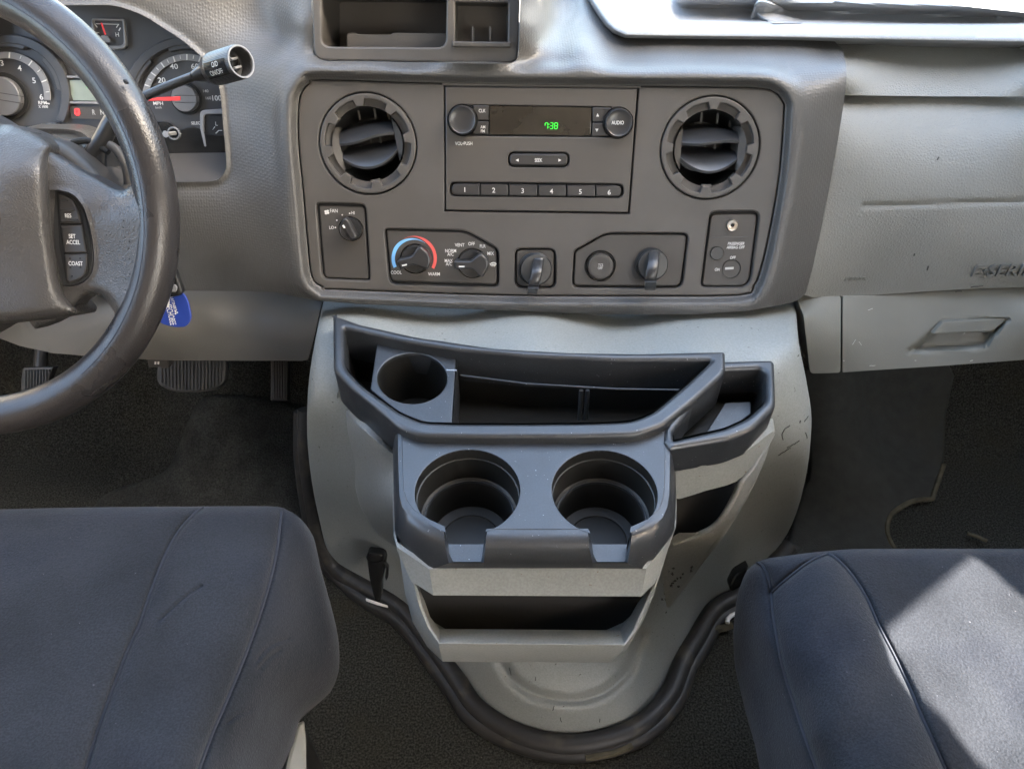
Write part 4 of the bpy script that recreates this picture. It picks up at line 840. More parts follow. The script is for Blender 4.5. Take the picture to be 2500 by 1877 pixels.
kp = Plane(k0+ax*.021*G, (view-ax*(view@ax))/np.linalg.norm(view-ax*(view@ax)), ax)
for w_ in (-.0035, .0035): tube('knob_core', [k0+ax*.030*G+kp.v*w_-kp.n*.008*G, k0+ax*.034*G+kp.v*w_+kp.n*.004*G], .0013, M['gaugering'], lv, n=6)
yd = np.cross(kp.n, ax); sgn = 1 if yd[2] > 0 else -1
rows = []
for a in np.linspace(-.50, .46, 9):
    dd = kp.n*math.cos(a)+yd*sgn*math.sin(a); rows.append([k0+ax*h_*G+dd*.0174*G for h_ in (.004,.039)])
loft('knob_label', rows, M['gloss'], lv, 60)
for s_, hh, aa in (('O/D',.023,.24),('ON/OFF',.0215,-.20)):
    dd = kp.n*math.cos(aa)+yd*sgn*math.sin(aa); pl_ = Plane(k0+ax*hh*G+dd*.0178*G, dd, ax)
    cu = bpy.data.curves.new('t','FONT'); cu.body = s_; cu.size = .0072*G; cu.align_x = 'CENTER'; cu.align_y = 'CENTER'
    tmp = bpy.data.objects.new('tmp', cu); me = bpy.data.meshes.new_from_object(tmp); bpy.data.objects.remove(tmp); bpy.data.curves.remove(cu); me.transform(Matrix.Diagonal((.8, 1, 1, 1))); me.transform(pl_.mat()); mesh_obj('lettering', me, M['white'], lv, 0)
# ---- key and tag
ky = thing('ignition_key', 'black key head in the column beside the steering wheel', 'key', WP.px([(425,690)], -.05)[0])
KP = Plane(WP.px([(425,690)], -.045)[0], PN)
ko = fil(Z2((960,640,5),(1015,615,8),(1058,740,12),(1040,765,10),(960,780,10)),4)
plate('key_head', KP, ko, .0, .006, .002, M['black'], ky)
plate('key_button', KP, ell(*Z2((1004,722))[0], 9, 10, 20), .0012, .002, .0008, M['gaugering'], ky)
tg = thing('key_tag', 'blue plastic key tag with white lettering hanging from the key', 'key tag', KP.px([(425,760)], -.002)[0])
TP = Plane(KP.px([(425,760)], -.006)[0], PN)
to = fil(Z2((925,770,20),(1000,745,25),(1062,748,25),(1090,800,40),(1109,900,35),(1080,946,30),(1000,948,40),(915,920,35)),6)
plate('tag_body', TP, to, 0, .0022, .0006, M['tagblue'], tg)
text("LATTNER'S", TP, *Z2((1006,812))[0], 7, M['tagwhite'], tg, .0002, -82, .72)
text("EECHOBEE", TP, *Z2((990,875))[0], 15, M['tagwhite'], tg, .0002, -84, .50, off=0)
plate('tag_emblem', TP, fil(Z2((955,790,4),(985,782,4),(980,830,6),(950,835,6)),4), .0002, .0003, .00005, M['tagwhite'], tg)
for a in range(3):
    c = Z2((1020+7*math.cos(a*2.1),862+7*math.sin(a*2.1)))[0]; plate('tag_emblem', TP, ell(*c, 2, n=10), .0002, .0003, .00005, M['tagwhite'], tg)
# ================================================================== PEDALS
def pedal(name, label, outl, Y, lean, m, ribs, armto):
    pl = Plane(W([tuple(np.mean([p[:2] for p in outl], 0))], ty(*np.mean([p[:2] for p in outl], 0), Y))[0], (0, -math.cos(lean), math.sin(lean)))
    th = thing(name, label, 'pedal', pl.o, 'foot pedals under the dashboard')
    plate('pad', pl, outl, 0, .012, .003, m, th)
    q = np.array([p[:2] for p in outl]); x0, x1 = q[:, 0].min(), q[:, 0].max(); y0, y1 = q[:, 1].min(), q[:, 1].max()
    rb = []
    for i in range(ribs):
        x = x0+(x1-x0)*(i+.5)/ribs; ys = [y for y in np.arange(y0, y1, 1.0) if inside([(x, y)], inset(outl, 6))[0]]
        if len(ys) > 3: plate('pad_rib', pl, [(x-(x1-x0)/ribs*.27, ys[0]),(x+(x1-x0)/ribs*.27, ys[0]),(x+(x1-x0)/ribs*.27, ys[-1]),(x-(x1-x0)/ribs*.27, ys[-1])], .0022, .003, .0008, m, th)
    tube('arm', [pl.o-pl.n*.008, pl.o-pl.n*.03+np.array([0,.03,.05]), pl.o+np.array(armto)], .009, M['stalk'], th, n=10)
    return th
pedal('brake_pedal', 'wide ribbed rubber brake pedal under the knee panel', fil(PD((1062,60,30),(1525,70,40),(1522,230,60),(1440,285,60),(1290,303,80),(1150,292,60),(1048,235,50)),5), .75, .75, M['rubberclean'], 20, (0,.12,.25))
pedal('accelerator_pedal', 'narrow ribbed accelerator pedal near the engine cover', fil(PD((1825,60,8),(1945,62,8),(1940,355,10),(1822,355,10)),3), .78, .8, M['rubberclean'], 7, (0,.12,.25))
pedal('parking_brake_pedal', 'small ribbed parking brake pedal at far left behind the wheel rim', fil(PD((150,130,20),(362,125,12),(330,200,30),(325,330,20),(140,340,20),(135,220,30)),4), .76, .7, M['rubberclean'], 11, (-.01,.12,.22))
ob = thing('diagnostic_socket', 'small dark connector hanging under the knee panel', 'connector', W([(385,890)], ty(385,890,.69))[0])
OP = Plane(W([(385,890)], ty(385,890,.69))[0], (0,-1,.2))
plate('housing', OP, fil(PD((988,70,4),(1140,72,4),(1142,138,4),(1085,138,3),(1082,128,3),(1000,135,4)),3), 0, .02, .002, M['panel2'], ob)
for x in (1048,1068): plate('pin_slot', OP, PD((x-5,92),(x+7,92),(x+5,110),(x-6,108)), .0006, .001, .0001, M['tagwhite'], ob)
# ================================================================== ENGINE COVER
ec = thing('engine_cover', 'grey green moulded engine cover between the front seats', 'engine cover', (.05, .5, 0))
ec_o = cat([(800,700),(790,735),(775,800),(757,905),(750,995),(751,1085),(762,1180),(780,1270),(800,1345),(831,1382),(905,1425),(985,1472),(1060,1560),(1125,1640),(1150,1680),(1200,1735),(1277,1770),(1367,1794),(1458,1786),(1548,1752),(1616,1684),(1650,1605),(1685,1545),(1730,1470),(1797,1432),(1850,1385),(1908,1325),(1945,1250),(1970,1150),(1980,1060),(1980,1000),(1966,915),(1950,835),(1938,735),(1900,700),(1500,720),(1100,705)], True, 3)
ec_d0 = dep([(800,700,'Y',.72),(1100,705,'Y',.72),(1500,715,'Y',.72),(1900,700,'Y',.72),(800,745,'Y',.665),(1100,760,'Y',.662),(1500,778,'Y',.655),(1900,748,'Y',.665),(1311,815,'Y',.585),(1700,810,'Y',.60),(1311,860,'Y',.55),(1700,860,'Y',.55),(830,800,'Y',.60),(1860,810,'Y',.60),
 (757,905,'t',.775),(750,995,'t',.78),(751,1085,'t',.84),(780,1270,'z',.14),(831,1382,'z',.02),(905,1425,'z',.02),(985,1472,'z',.02),(1060,1560,'z',.02),(1125,1640,'z',.02),
 (820,1000,'Y',.53),(850,1100,'Y',.52),(880,1200,'Y',.515),(900,1300,'Y',.52),(930,1400,'z',.06),(1100,1100,'Y',.47),(1100,1300,'Y',.46),(1400,1100,'Y',.46),(1400,1300,'Y',.45),(1400,1450,'Y',.44),(1150,1500,'Y',.45),
 (1200,1735,'z',.015),(1367,1794,'z',.015),(1548,1752,'z',.015),(1650,1605,'z',.015),(1730,1470,'z',.015),(1797,1432,'z',.02),(1908,1325,'z',.03),
 (1360,1740,'z',.052),(1250,1690,'z',.055),(1480,1710,'z',.055),(1370,1640,'z',.085),(1300,1600,'z',.10),(1500,1600,'z',.09),(1560,1640,'z',.055),(1600,1500,'z',.12),(1650,1400,'z',.17),(1650,1250,'Y',.47),(1700,1100,'Y',.48),(1750,950,'z',.42),(1850,1100,'Y',.52),(1850,1200,'Y',.53),(1800,1330,'z',.12),
 (1980,1000,'t',.80),(1966,915,'t',.79),(1970,1150,'t',.87),(1945,1250,'t',.96),(1900,900,'z',.425),(1930,1000,'t',.78),(1940,1100,'t',.81),(1950,835,'t',.775),(1938,700,'Y',.73),(1938,745,'Y',.675),(1925,800,'Y',.61)], 1.5e-2)
groove_l = np.array(cat(BT((1015,740),(1060,810),(1150,870),(1260,897),(1370,895),(1470,860),(1560,780),(1600,690),(1625,620)), False, 5))
def ec_d(P):
    t = ec_d0(P); d = pdist(P, groove_l, False); e = pdist(P, ec_o)
    s = np.array([1 if (x > 1000 and y > 1480) else 0 for x, y in np.asarray(P)])
    return t+.007*gauss(d, 11)-.003*gauss(d-24, 14)*s+.008*(1-rnd(e, 22))
ec_h = CN((150,112),(500,205),(850,255),(1200,275),(1855,268),(1890,310),(2085,308),(2095,490),(2080,590),(2000,740),(1935,840),(1905,925),(1850,1000),(1770,1052),(1660,1080),(1500,1180),(600,1180),(420,1050),(412,640),(215,415),(150,330))
patch('cover', ec_o, ec_d, M['cover'], ec, [ec_h], 12, (2, 5, 9, 15, 22), (0, .02, -.03), 70, [groove_l])
sd_ = [(752,1000),(752,1120),(775,1280),(805,1362),(835,1400),(905,1442),(985,1490),(1050,1568),(1115,1660),(1165,1730),(1260,1790),(1367,1817),(1465,1808),(1560,1772),(1632,1700),(1668,1615),(1700,1560),(1745,1488),(1812,1450),(1870,1400),(1925,1335)]
sz = [.26,.20,.09,.03]+[.014]*17
sp = [W([p], tz(p[0], p[1], z))[0] for p, z in zip(sd_, sz)]
SPc = [np.array(p) for p in cat(sp, False, 8)]
tube('floor_seal', SPc, [.0125]*len(SPc), M['rubber'], ec, n=12)
sp2 = [W([p], tz(p[0], p[1], z-.006))[0] for p, z in zip([(x+(-1 if x < 1367 else 1)*(14 if y < 1780 else 4), y+(22 if 900 < x < 1850 else 4)) for x, y in sd_], sz)]
SPd = [np.array(p) for p in cat(sp2, False, 8)]
tube('floor_seal_flange', SPd, [.0105]*len(SPd), M['rubber'], ec, n=10)
for q in (BT((1050,758),(1058,790)),BT((1165,800),(1163,815)),BT((1245,925),(1238,945)),BT((1270,975),(1276,995)),BT((1443,980),(1441,995)),RF((235,570),(195,600),(180,635),(185,675)),RF((370,500),(345,540)),RF((315,530),(310,550)),RF((305,680),(270,705),(215,735)),RF((240,735),(190,765),(150,790)),RF((355,625),(365,665)),RF((300,50),(298,60))):
    q2 = [(x+random.uniform(-.8,.8), y+random.uniform(-.8,.8)) for x, y in resample(q, 4, False)]
    tube('scuff_mark', W(q2, ec_d(q2)-.0005), .0005, M['scuff'], ec, n=5)
def latch(label, pts, wd, zb):
    th = thing('cover_latch', label, 'latch', W([pts[-1]], tz(*pts[-1], zb))[0], 'spring latches holding the engine cover')
    return th
lt = latch('black spring latch at the left foot of the engine cover', BT((470,290),(480,460)), 20, .03)
lY = .50
LP_ = Plane(W(BT((480,360)), ty(*BT((480,360))[0], lY))[0], (0,-.94,.34))
plate('clip_body', LP_, fil(BT((432,285,5),(440,262,8),(510,272,8),(518,300,5),(512,340,4),(500,400,4),(500,440,3),(492,478,3),(470,478,3),(458,440,4),(445,380,4)),3), .0, .012, .003, M['gloss'], lt)
plate('clip_head', LP_, fil(BT((428,290,6),(445,265,8),(505,270,8),(512,300,6),(480,312,6),(440,308,6)),3), .006, .010, .003, M['gloss'], lt)
plate('clip_spring', LP_, fil(BT((508,305,2),(528,330,3),(526,372,3),(518,386,2),(512,372,2),(516,335,2)),2), .001, .006, .001, M['black'], lt)
plate('paint_chip', Plane((0,.5,.03),(0,0,1)), fil(BT((430,458,2),(480,475,2),(525,490,2),(526,498,2),(478,486,2),(430,468,2)),2), .0, .002, .0004, M['tagwhite'], lt)
l2 = latch('black latch at the right foot of the engine cover, by the passenger seat', RS((300,350),(230,600)), 20, .05)
L2 = Plane(W(RS((280,420)), ty(*RS((280,420))[0], .50))[0], (0,-.94,.34))
plate('clip_body', L2, fil(RS((345,345,10),(250,400,10),(210,480,10),(225,520,8),(300,480,8)),3), 0, .012, .003, M['gloss'], l2)
tube('white_hook', [W([p], tz(p[0], p[1], .03))[0] for p in RS((255,655),(225,668),(203,690),(200,715))], .003, M['tagwhite'], l2, n=8)
# ================================================================== CONSOLE: STORAGE TRAY, CUP HOLDERS, POCKET
co = thing('storage_console', 'black tray console with two cup holders over a grey pocket', 'console', (.02, .42, .3))
RZ = Plane((0,.45,.450), (0,0,1))
ro = fil(CN((132,84,4),(180,100),(250,126),(500,182),(850,233),(1200,253),(1500,257),(1886,248,14),(1886,345,25),(1750,468,25),(1610,580,25),(1490,622,45),(1200,630),(800,630),(520,626,40),(430,592,30),(330,505,20),(200,400,30),(134,330,25)),12,4)
rin = fil(CN((182,142,10),(450,203),(700,243),(1000,270),(1400,287),(1826,286,14),(1700,405,20),(1565,518,25),(1470,560,50),(1300,568),(1000,571),(700,571),(530,565,40),(430,520,25),(260,398,25),(188,320,30)),12,4)
tub = plate('tray_rim', RZ, ro, 0, .042, .0042, M['tray'], co, [rin], 50, 4)
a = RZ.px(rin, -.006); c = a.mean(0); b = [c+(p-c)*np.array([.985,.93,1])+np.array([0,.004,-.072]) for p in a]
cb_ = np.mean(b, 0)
loft('tray_bin', [list(a), list(b), [cb_+(p-cb_)*.0004 for p in b]], M['trayshade'], co, 30, True)
tube('tray_ledge', [np.array(p)+np.array([0,-.002,-.020]) for p in RZ.px(CN((700,285),(1000,322),(1400,345),(1790,352)))], .0009, M['tray'], co, n=6)
CP = Plane((0,.5,.436),(0,0,1))
cup0 = [tuple(p) for p in ell(*CN((487,372))[0], 155/1.828, 112/1.828, 48)]
cupb = cup0
plate('bin_insert', CP, fil(CN((330,212,5),(684,262,5),(664,570,3),(560,572,3),(430,525,10),(300,420,5)),3), 0, .004, .0012, M['tray'], co, [cupb])
a = CP.px(cupb, -.003); c = a.mean(0)
loft('insert_cup', [list(a), [c+(p-c)*.86+np.array([0,0,-.058]) for p in a], [c+(p-c)*.0004+np.array([0,0,-.058]) for p in a]], M['trayshade'], co, 40, True)
for (A, B) in (((688,270),(668,566)),):
    p, q = CP.px(CN(A, B)); rows = [[p, q], [p+np.array([0,0,-.06]), q+np.array([0,0,-.06])]]
    loft('insert_wall', rows, M['tray'], co, 0)
plate('insert_slot', CP, CN((640,331),(686,333),(685,338),(640,337)), .0003, .001, .0001, M['chrome'], co)
for x in (1233, 1261):
    p = CP.px(CN((x+8,425)), -.018)[0]; q = CP.px(CN((x,556)), -.055)[0]
    tube('divider_fin', [p, (p+q)/2+np.array([0,-.001,0]), q], .0022, M['tray'], co, n=8)
# cup holder deck
CU = [TRAY.uv([(1141.5,1196)])[0], TRAY.uv([(1475.8,1198)])[0]]; CR = .0432
def tr(q, z=TRAYZ): return [tuple(W([p], tz(p[0], p[1], z))[0][:2]-TRAY.o[:2]) for p in CN(*q)]
top_l = tr(((440,600),(443,760),(447,870),(462,915),(492,958),(560,1003),(628,1034)))
top_m0, top_m1 = tr(((822,1045),(1270,1045)))
top_r = tr(((1466,1036),(1540,1003),(1592,955),(1608,905),(1614,860),(1616,760),(1616,600)))
def bay(c, pin, pout):
    """from the left lip of the notch, back round the cup and out at the right lip"""
    a0 = math.atan2(pin[1]-c[1], pin[0]-c[0]); a1 = math.atan2(pout[1]-c[1], pout[0]-c[0])
    a0 = a0 if a0 > 0 else a0+2*math.pi
    return [(c[0]+CR*math.cos(a), c[1]+CR*math.sin(a)) for a in np.linspace(a0, a1, 44)]
def onc(c, x): return (x, c[1]-math.sqrt(CR**2-(x-c[0])**2))
nl0, nl1 = onc(CU[0], top_l[-1][0]+.001), onc(CU[0], top_m0[0]-.001)
nr0, nr1 = onc(CU[1], top_m1[0]+.001), onc(CU[1], top_r[0][0]-.001)
deck = top_l+[nl0]+bay(CU[0], nl0, nl1)[1:-1]+[nl1, top_m0, top_m1, nr0]+bay(CU[1], nr0, nr1)[1:-1]+[nr1]+top_r
plate('cup_deck', TRAY, deck, 0, .006, .0006, M['tray'], co, uv=True)
def zr(q, z): return [W([p], tz(p[0], p[1], zz))[0] for p, zz in zip(CN(*q), z if hasattr(z, '__len__') else [z]*len(q))]
def shoulder(nm, T, O, O1, O2, zO=.4335, zO1=.418, zO2=.405):
    t = zr(T, TRAYZ-.0003); o = zr(O, zO); m1 = [np.array(a_)*.45+np.array(b_)*.55+np.array([0,-.0012,.0028])*1.0 for a_, b_ in zip(t, o)]
    t2 = [np.array(a_)*.85+np.array(b_)*.15+np.array([0,0,.0008]) for a_, b_ in zip(t, o)]
    return loft(nm, [t, t2, m1, o, zr(O1, zO1), zr(O2, zO2)], M['tray'], co, 50, sub=0)
shoulder('shoulder', ((440,600),(443,760),(447,870),(462,915),(492,958),(560,1003),(628,1034)), ((412,605),(414,760),(420,920),(430,975),(462,1020),(530,1072),(634,1118)), ((403,605),(405,780),(409,960),(413,1040),(445,1095),(505,1142),(650,1196)), ((399,605),(402,800),(406,980),(409,1070),(445,1112),(520,1180),(572,1222)))
shoulder('shoulder', ((822,1045),(970,1047),(1120,1047),(1270,1045)), ((812,1132),(970,1133),(1120,1133),(1277,1132)), ((806,1196),(970,1196),(1120,1196),(1292,1196)), ((806,1222),(970,1222),(1120,1222),(1292,1222)))
shoulder('shoulder', ((1466,1036),(1540,1003),(1592,955),(1608,905),(1614,860),(1616,760),(1616,600)), ((1462,1118),(1560,1078),(1610,1030),(1634,985),(1645,920),(1648,760),(1647,605)), ((1448,1196),(1575,1150),(1625,1095),(1652,1040),(1657,960),(1655,780),(1651,605)), ((1522,1224),(1560,1185),(1620,1110),(1655,1058),(1662,1000),(1659,800),(1654,605)))
# front skirt under the notches
loft('shoulder', [zr(((650,1196),(728,1194),(806,1196)), .418), zr(((572,1222),(690,1222),(806,1222)), .405)], M['tray'], co)
loft('shoulder', [zr(((1292,1196),(1370,1194),(1448,1196)), .418), zr(((1292,1222),(1410,1223),(1522,1224)), .405)], M['tray'], co)
for (a0_, a1_, b0_, b1_) in (((628,1034),(822,1045),(650,1196),(806,1196)),((1270,1045),(1466,1036),(1292,1196),(1448,1196))):
    L0 = [zr((a0_,), TRAYZ)[0], zr(((a0_[0]+20,1112),), .414)[0], zr(((a1_[0]-16,1112),), .414)[0], zr((a1_,), TRAYZ)[0]]
    mx = (a0_[0]+b0_[0])/2-4, (a1_[0]+b1_[0])/2+3
    L1 = [zr(((mx[0],1126),), .4330)[0], zr(((a0_[0]+26,1160),), .4135)[0], zr(((a1_[0]-22,1160),), .4135)[0], zr(((mx[1],1130),), .4330)[0]]
    L2_ = [zr((b0_,), .418)[0], zr(((b0_[0]+22,1190),), .4135)[0], zr(((b1_[0]-12,1190),), .4135)[0], zr((b1_,), .418)[0]]
    rows = []
    for L_ in (L0, L1, L2_):
        q = []
        for i in range(3): q += [L_[i]*(1-s)+L_[i+1]*s for s in (0,.12,.5,.88)]
        rows.append(q+[L_[3]])
    loft('drain_notch', rows, M['tray'], co, 60)
for i, c in enumerate(CU):
    o = TRAY.at(c[0], c[1], 0)
    lo_, hi_ = (nl0, nl1) if i == 0 else (nr0, nr1)
    A0 = math.atan2(hi_[1]-c[1], hi_[0]-c[0]); A1 = math.atan2(lo_[1]-c[1], lo_[0]-c[0]); A1 = A1 if A1 > 0 else A1+2*math.pi
    lathe('cup_wall', o, (0,0,1), [(CR,.0),(CR*.992,-.011),(CR*.972,-.0115),(CR*.955,-.036),(CR*.87,-.0385)], M['trayshade'], co, 56, a0=A0, a1=A1)
    lathe('cup_wall', o, (0,0,1), [(CR*.955,-.027),(CR*.955,-.036),(CR*.87,-.0385)], M['trayshade'], co, 20, a0=A1-2*math.pi, a1=A0)
    lathe('cup_well', o, (0,0,1), [(CR*.945,-.0375),(CR*.88,-.0375),(CR*.85,-.039),(CR*.80,-.070),(CR*.6,-.071),(CR*.58,-.072),(.0001,-.072)], M['trayshade'], co, 56)
    lathe('cup_lip', o, (0,0,1), [(CR*.90,-.0378),(CR*.885,-.0365),(CR*.865,-.0365),(CR*.85,-.0385)], M['tray'], co, 56)
    for dy_ in (-.0160,-.0225):
        tube('floor_slot', [o+np.array([-.016,dy_,-.0705]), o+np.array([.016,dy_,-.0705])], .0011, M['tray'], co, n=6)
# side tray on the right
SZ = Plane((0,.45,.4435),(0,0,1))
so_ = fil(CN((1610,650,2),(1620,550,2),(1730,450,2),(1855,335,2),(1852,292,4),(2092,286,8),(2106,300,8),(2112,495,25),(2010,598,30),(1900,640,25),(1640,684,4)),8,4)
si = fil(CN((1652,610,2),(1750,480,2),(1880,352,2),(1884,330,3),(2044,322,25),(2066,345,20),(2066,470,25),(1985,545,30),(1880,592,20),(1655,645,4)),8,4)
plate('side_tray_rim', SZ, so_, 0, .034, .0045, M['tray'], co, [si], 50, 4)
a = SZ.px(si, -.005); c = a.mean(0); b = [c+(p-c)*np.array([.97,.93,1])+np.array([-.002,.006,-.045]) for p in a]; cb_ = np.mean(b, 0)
loft('side_tray_bin', [list(a), list(b), [cb_+(p-cb_)*.0004 for p in b]], M['trayshade'], co, 30, True)
plate('side_tray_mat', Plane((0,.45,.413),(0,0,1)), fil(CN((1884,480,5),(1998,476,6),(1998,530,6),(1900,600,5),(1800,612,5)),4), 0, .003, .0008, M['tray'], co)
# grey body of the console
gl = cat(CN((150,452),(165,480),(250,578),(395,702),(470,760),(470,1140),(412,1122),(330,1066),(290,1005),(250,930),(213,760),(182,620),(160,520)), True, 3)
gld = dep([(*CN((122,430))[0],'z',.420),(*CN((250,578))[0],'z',.412),(*CN((395,702))[0],'z',.402),(*CN((470,760))[0],'z',.39),(*CN((150,500))[0],'Y',.545),(*CN((213,760))[0],'Y',.525),(*CN((250,930))[0],'Y',.508),(*CN((330,1066))[0],'Y',.495),(*CN((412,1122))[0],'Y',.48),(*CN((470,1140))[0],'Y',.46),(*CN((300,750))[0],'Y',.485),(*CN((350,900))[0],'Y',.465),(*CN((450,900))[0],'Y',.43)])
patch('grey_side', gl, lambda P: gld(P)+.006*(1-rnd(pdist(P, gl), 18)), M['box'], co, (), 10, (2, 5, 9, 14), (0, .03, 0))
g2 = cat(CN((1640,768),(1760,765),(1900,724),(1990,688),(2098,606),(2092,640),(2050,700),(2004,762),(1930,833),(1800,872),(1640,908)), True, 3)
g2d = dep([(*CN(q)[0],k_,v) for q, k_, v in [((1640,768),'z',.414),((1900,720),'z',.414),((2098,606),'z',.414),((1640,908),'z',.372),((1930,833),'z',.372),((2004,762),'z',.385),((1800,800),'z',.398),((1990,688),'z',.413)]])
patch('grey_band', g2, g2d, M['box'], co, (), 9, (2, 5), (0, .012, .004))
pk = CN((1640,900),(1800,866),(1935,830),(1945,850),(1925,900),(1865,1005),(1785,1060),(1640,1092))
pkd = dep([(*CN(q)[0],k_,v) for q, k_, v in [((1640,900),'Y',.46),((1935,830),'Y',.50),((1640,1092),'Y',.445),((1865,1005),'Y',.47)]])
patch('pocket_shade_patch', pk, pkd, M['groove'], co, (), 10, (), None)  # black patch standing for the shade inside the side pocket
g3 = cat(CN((1640,1085),(1780,1058),(1860,1005),(1925,900),(1950,842),(2010,760),(2092,612),(2060,740),(1990,880),(1900,1020),(1800,1150),(1700,1290),(1640,1340)), True, 3)
g3d = dep([(*CN(q)[0],k_,v) for q, k_, v in [((1640,1085),'Y',.432),((1780,1058),'Y',.436),((1860,1005),'Y',.442),((1925,900),'Y',.455),((2010,760),'Y',.475),((2092,612),'Y',.50),((1640,1340),'Y',.445),((1800,1150),'Y',.455),((1990,880),'Y',.47)]])
patch('grey_pocket', g3, g3d, M['box'], co, (), 9, (2, 5), (0, .003, -.03))
scd = lambda q: np.minimum(ec_d(q), np.where(inside(q, g3), g3d(q), 9))
for (x, y, r) in BT((1735,345,3),(1760,330,4),(1755,355,5),(1765,385,5),(1750,405,6),(1740,425,5),(1722,440,3),(1775,375,3),(1790,370,2.5),(1838,325,5),(1836,340,4),(1720,400,3),(1725,465,2.5),(1768,455,2),(1710,465,3),(1755,395,5),(1780,410,3),(1728,520,2),(1800,355,2)):
    for j in range(4):
        a = random.uniform(0, 6.28); q = [(x+math.cos(a)*u*r*.5+random.uniform(-1.5,1.5), y+math.sin(a)*u*r*.5+random.uniform(-1.5,1.5)) for u in (-1,0,1)]
        tube('scuff_mark', W(q, scd(q)-.0004), .0006, M['scuff'], co, n=5)
lp = cat(CN((1650,1108),(1780,1064),(1858,1010),(1925,902),(1952,842),(2010,762),(2092,615)), False, 5)
tube('pocket_lip', W(lp, g3d(lp)-.002), .0032, M['box'], co, n=10)
# grey front box: upper band, opening and lower lip
def br(q, k_, v):
    out = []
    for p, val in zip(BT(*q), v if hasattr(v, '__len__') else [v]*len(q)): out.append(W([p], tz(*p, val) if k_ == 'z' else ty(*p, val))[0])
    return out
G0 = ((548,-80),(549,60),(551,185),(566,240),(704,334),(1642,332),(1717,242),(1770,142),(1773,60),(1770,-80))
G0b = ((547,-80),(548,70),(551,196),(566,252),(706,345),(1641,343),(1718,252),(1770,152),(1773,70),(1770,-80))
G1 = ((560,-80),(562,120),(575,270),(628,388),(722,447),(1620,452),(1680,395),(1735,250),(1762,120),(1768,-80))
G1b = ((562,-80),(566,120),(580,270),(634,386),(726,449),(1616,454),(1676,392),(1730,250),(1758,120),(1766,-80))
g0 = br(G0, 'z', .4065); g0b = br(G0b, 'z', .403); g1 = br(G1, 'z', .381); g1b = [p+np.array([0,.010,.001]) for p in g1]
loft('upper_band', [[p+np.array([0,.004,.001]) for p in g0], g0, g0b, g1, g1b], M['box'], co, 30)
Bq = ((560,120),(575,270),(600,440),(632,560),(695,668),(762,733),(1485,738),(1558,680),(1628,560),(1680,430),(1735,250),(1762,120))
BY = (.400,.368,.352,.338,.324,.318,.318,.324,.336,.350,.370,.400)
Rq = ((600,250),(622,330),(640,410),(662,495),(700,588),(746,655),(1550,662),(1596,600),(1640,505),(1676,420),(1700,330),(1725,250))
RY = (.366,.350,.341,.330,.317,.306,.306,.317,.330,.341,.352,.366)
R2q = ((606,250),(630,330),(650,408),(673,492),(709,583),(751,651),(1545,657),(1587,595),(1629,500),(1666,418),(1692,330),(1718,250))
Iq = ((620,250),(645,330),(662,405),(684,470),(708,540),(748,592),(1530,598),(1568,545),(1605,480),(1640,412),(1670,330),(1700,250))
b_ = br(Bq, 'Y', BY); r_ = br(Rq, 'Y', RY); r2_ = br(R2q, 'Y', [y+.001 for y in RY]); i_ = br(Iq, 'Y', [y+.022 for y in RY])
und = [p+np.array([0,.05,-.006]) for p in b_]
bm_ = [np.array(a_)*.12+np.array(c_)*.88+np.array([0,-.0015,-.001]) for a_, c_ in zip(b_, r_)]
loft('lower_pocket', [und, b_, bm_, r_, r2_, i_], M['box'], co, 32)
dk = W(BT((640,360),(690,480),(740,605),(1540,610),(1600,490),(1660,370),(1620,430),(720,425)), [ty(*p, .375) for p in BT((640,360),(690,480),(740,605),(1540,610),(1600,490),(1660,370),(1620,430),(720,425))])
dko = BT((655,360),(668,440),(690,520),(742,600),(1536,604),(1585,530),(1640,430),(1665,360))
patch('pocket_shade_sheet', dko, lambda P: ty(np.asarray(P)[:, 0], np.asarray(P)[:, 1], .352), M['groove'], co, (), 20, (), None)  # flat black sheet hides the lit inside, standing for its shade
# ================================================================== SEATS
def seat(name, label, outl, ctrl, seams, edge_r, edge_d, loc, sk, creases=()):
    th = thing(name, label, 'seat', loc, 'front seats in dark suede covers')
    d0 = dep(ctrl, 1e-3); S_ = [np.array(cat(s, False, 6)) for s in seams]
    def d(P):
        t = d0(P); e = pdist(P, outl); t = t+edge_d*(1-rnd(e, edge_r))
        for s in S_: t = t+.0055*gauss(pdist(P, s, False), 6)+.004*gauss(pdist(P, s, False), 24)
        for c_ in creases: t = t+.0022*gauss(pdist(P, np.array(c_), False), 5)-.0012*gauss(pdist(P, np.array(c_)+6, False), 7)
        P = np.asarray(P); t = t+.0005*np.sin(P[:, 0]/43+P[:, 1]/67)+.0003*np.sin(P[:, 0]/23-P[:, 1]/31)
        return t
    patch('cushion', outl, d, M['suede'], th, (), 13, (2, 6, 12, 20, 30), sk, 80, S_+[np.array(c_) for c_ in creases])
    for s in S_:
        q = resample(s, 12, False); tube('piping', W(q, d(q)-.0018), .0013, M['seam'], th, n=6)
    return th, d
lo_ = cat([(-120,1246),(0,1243),(220,1238),(470,1236),(620,1235),(680,1237),(700,1244),(722,1256),(746,1279),(765,1310),(773,1340),(780,1375),(790,1413),(806,1470),(821,1530),(828,1580),(828,1625),(822,1655),(806,1690),(780,1712),(750,1734),(728,1765),(718,1810),(700,1850),(680,1900),(660,1960),(-120,1960)], True, 2)
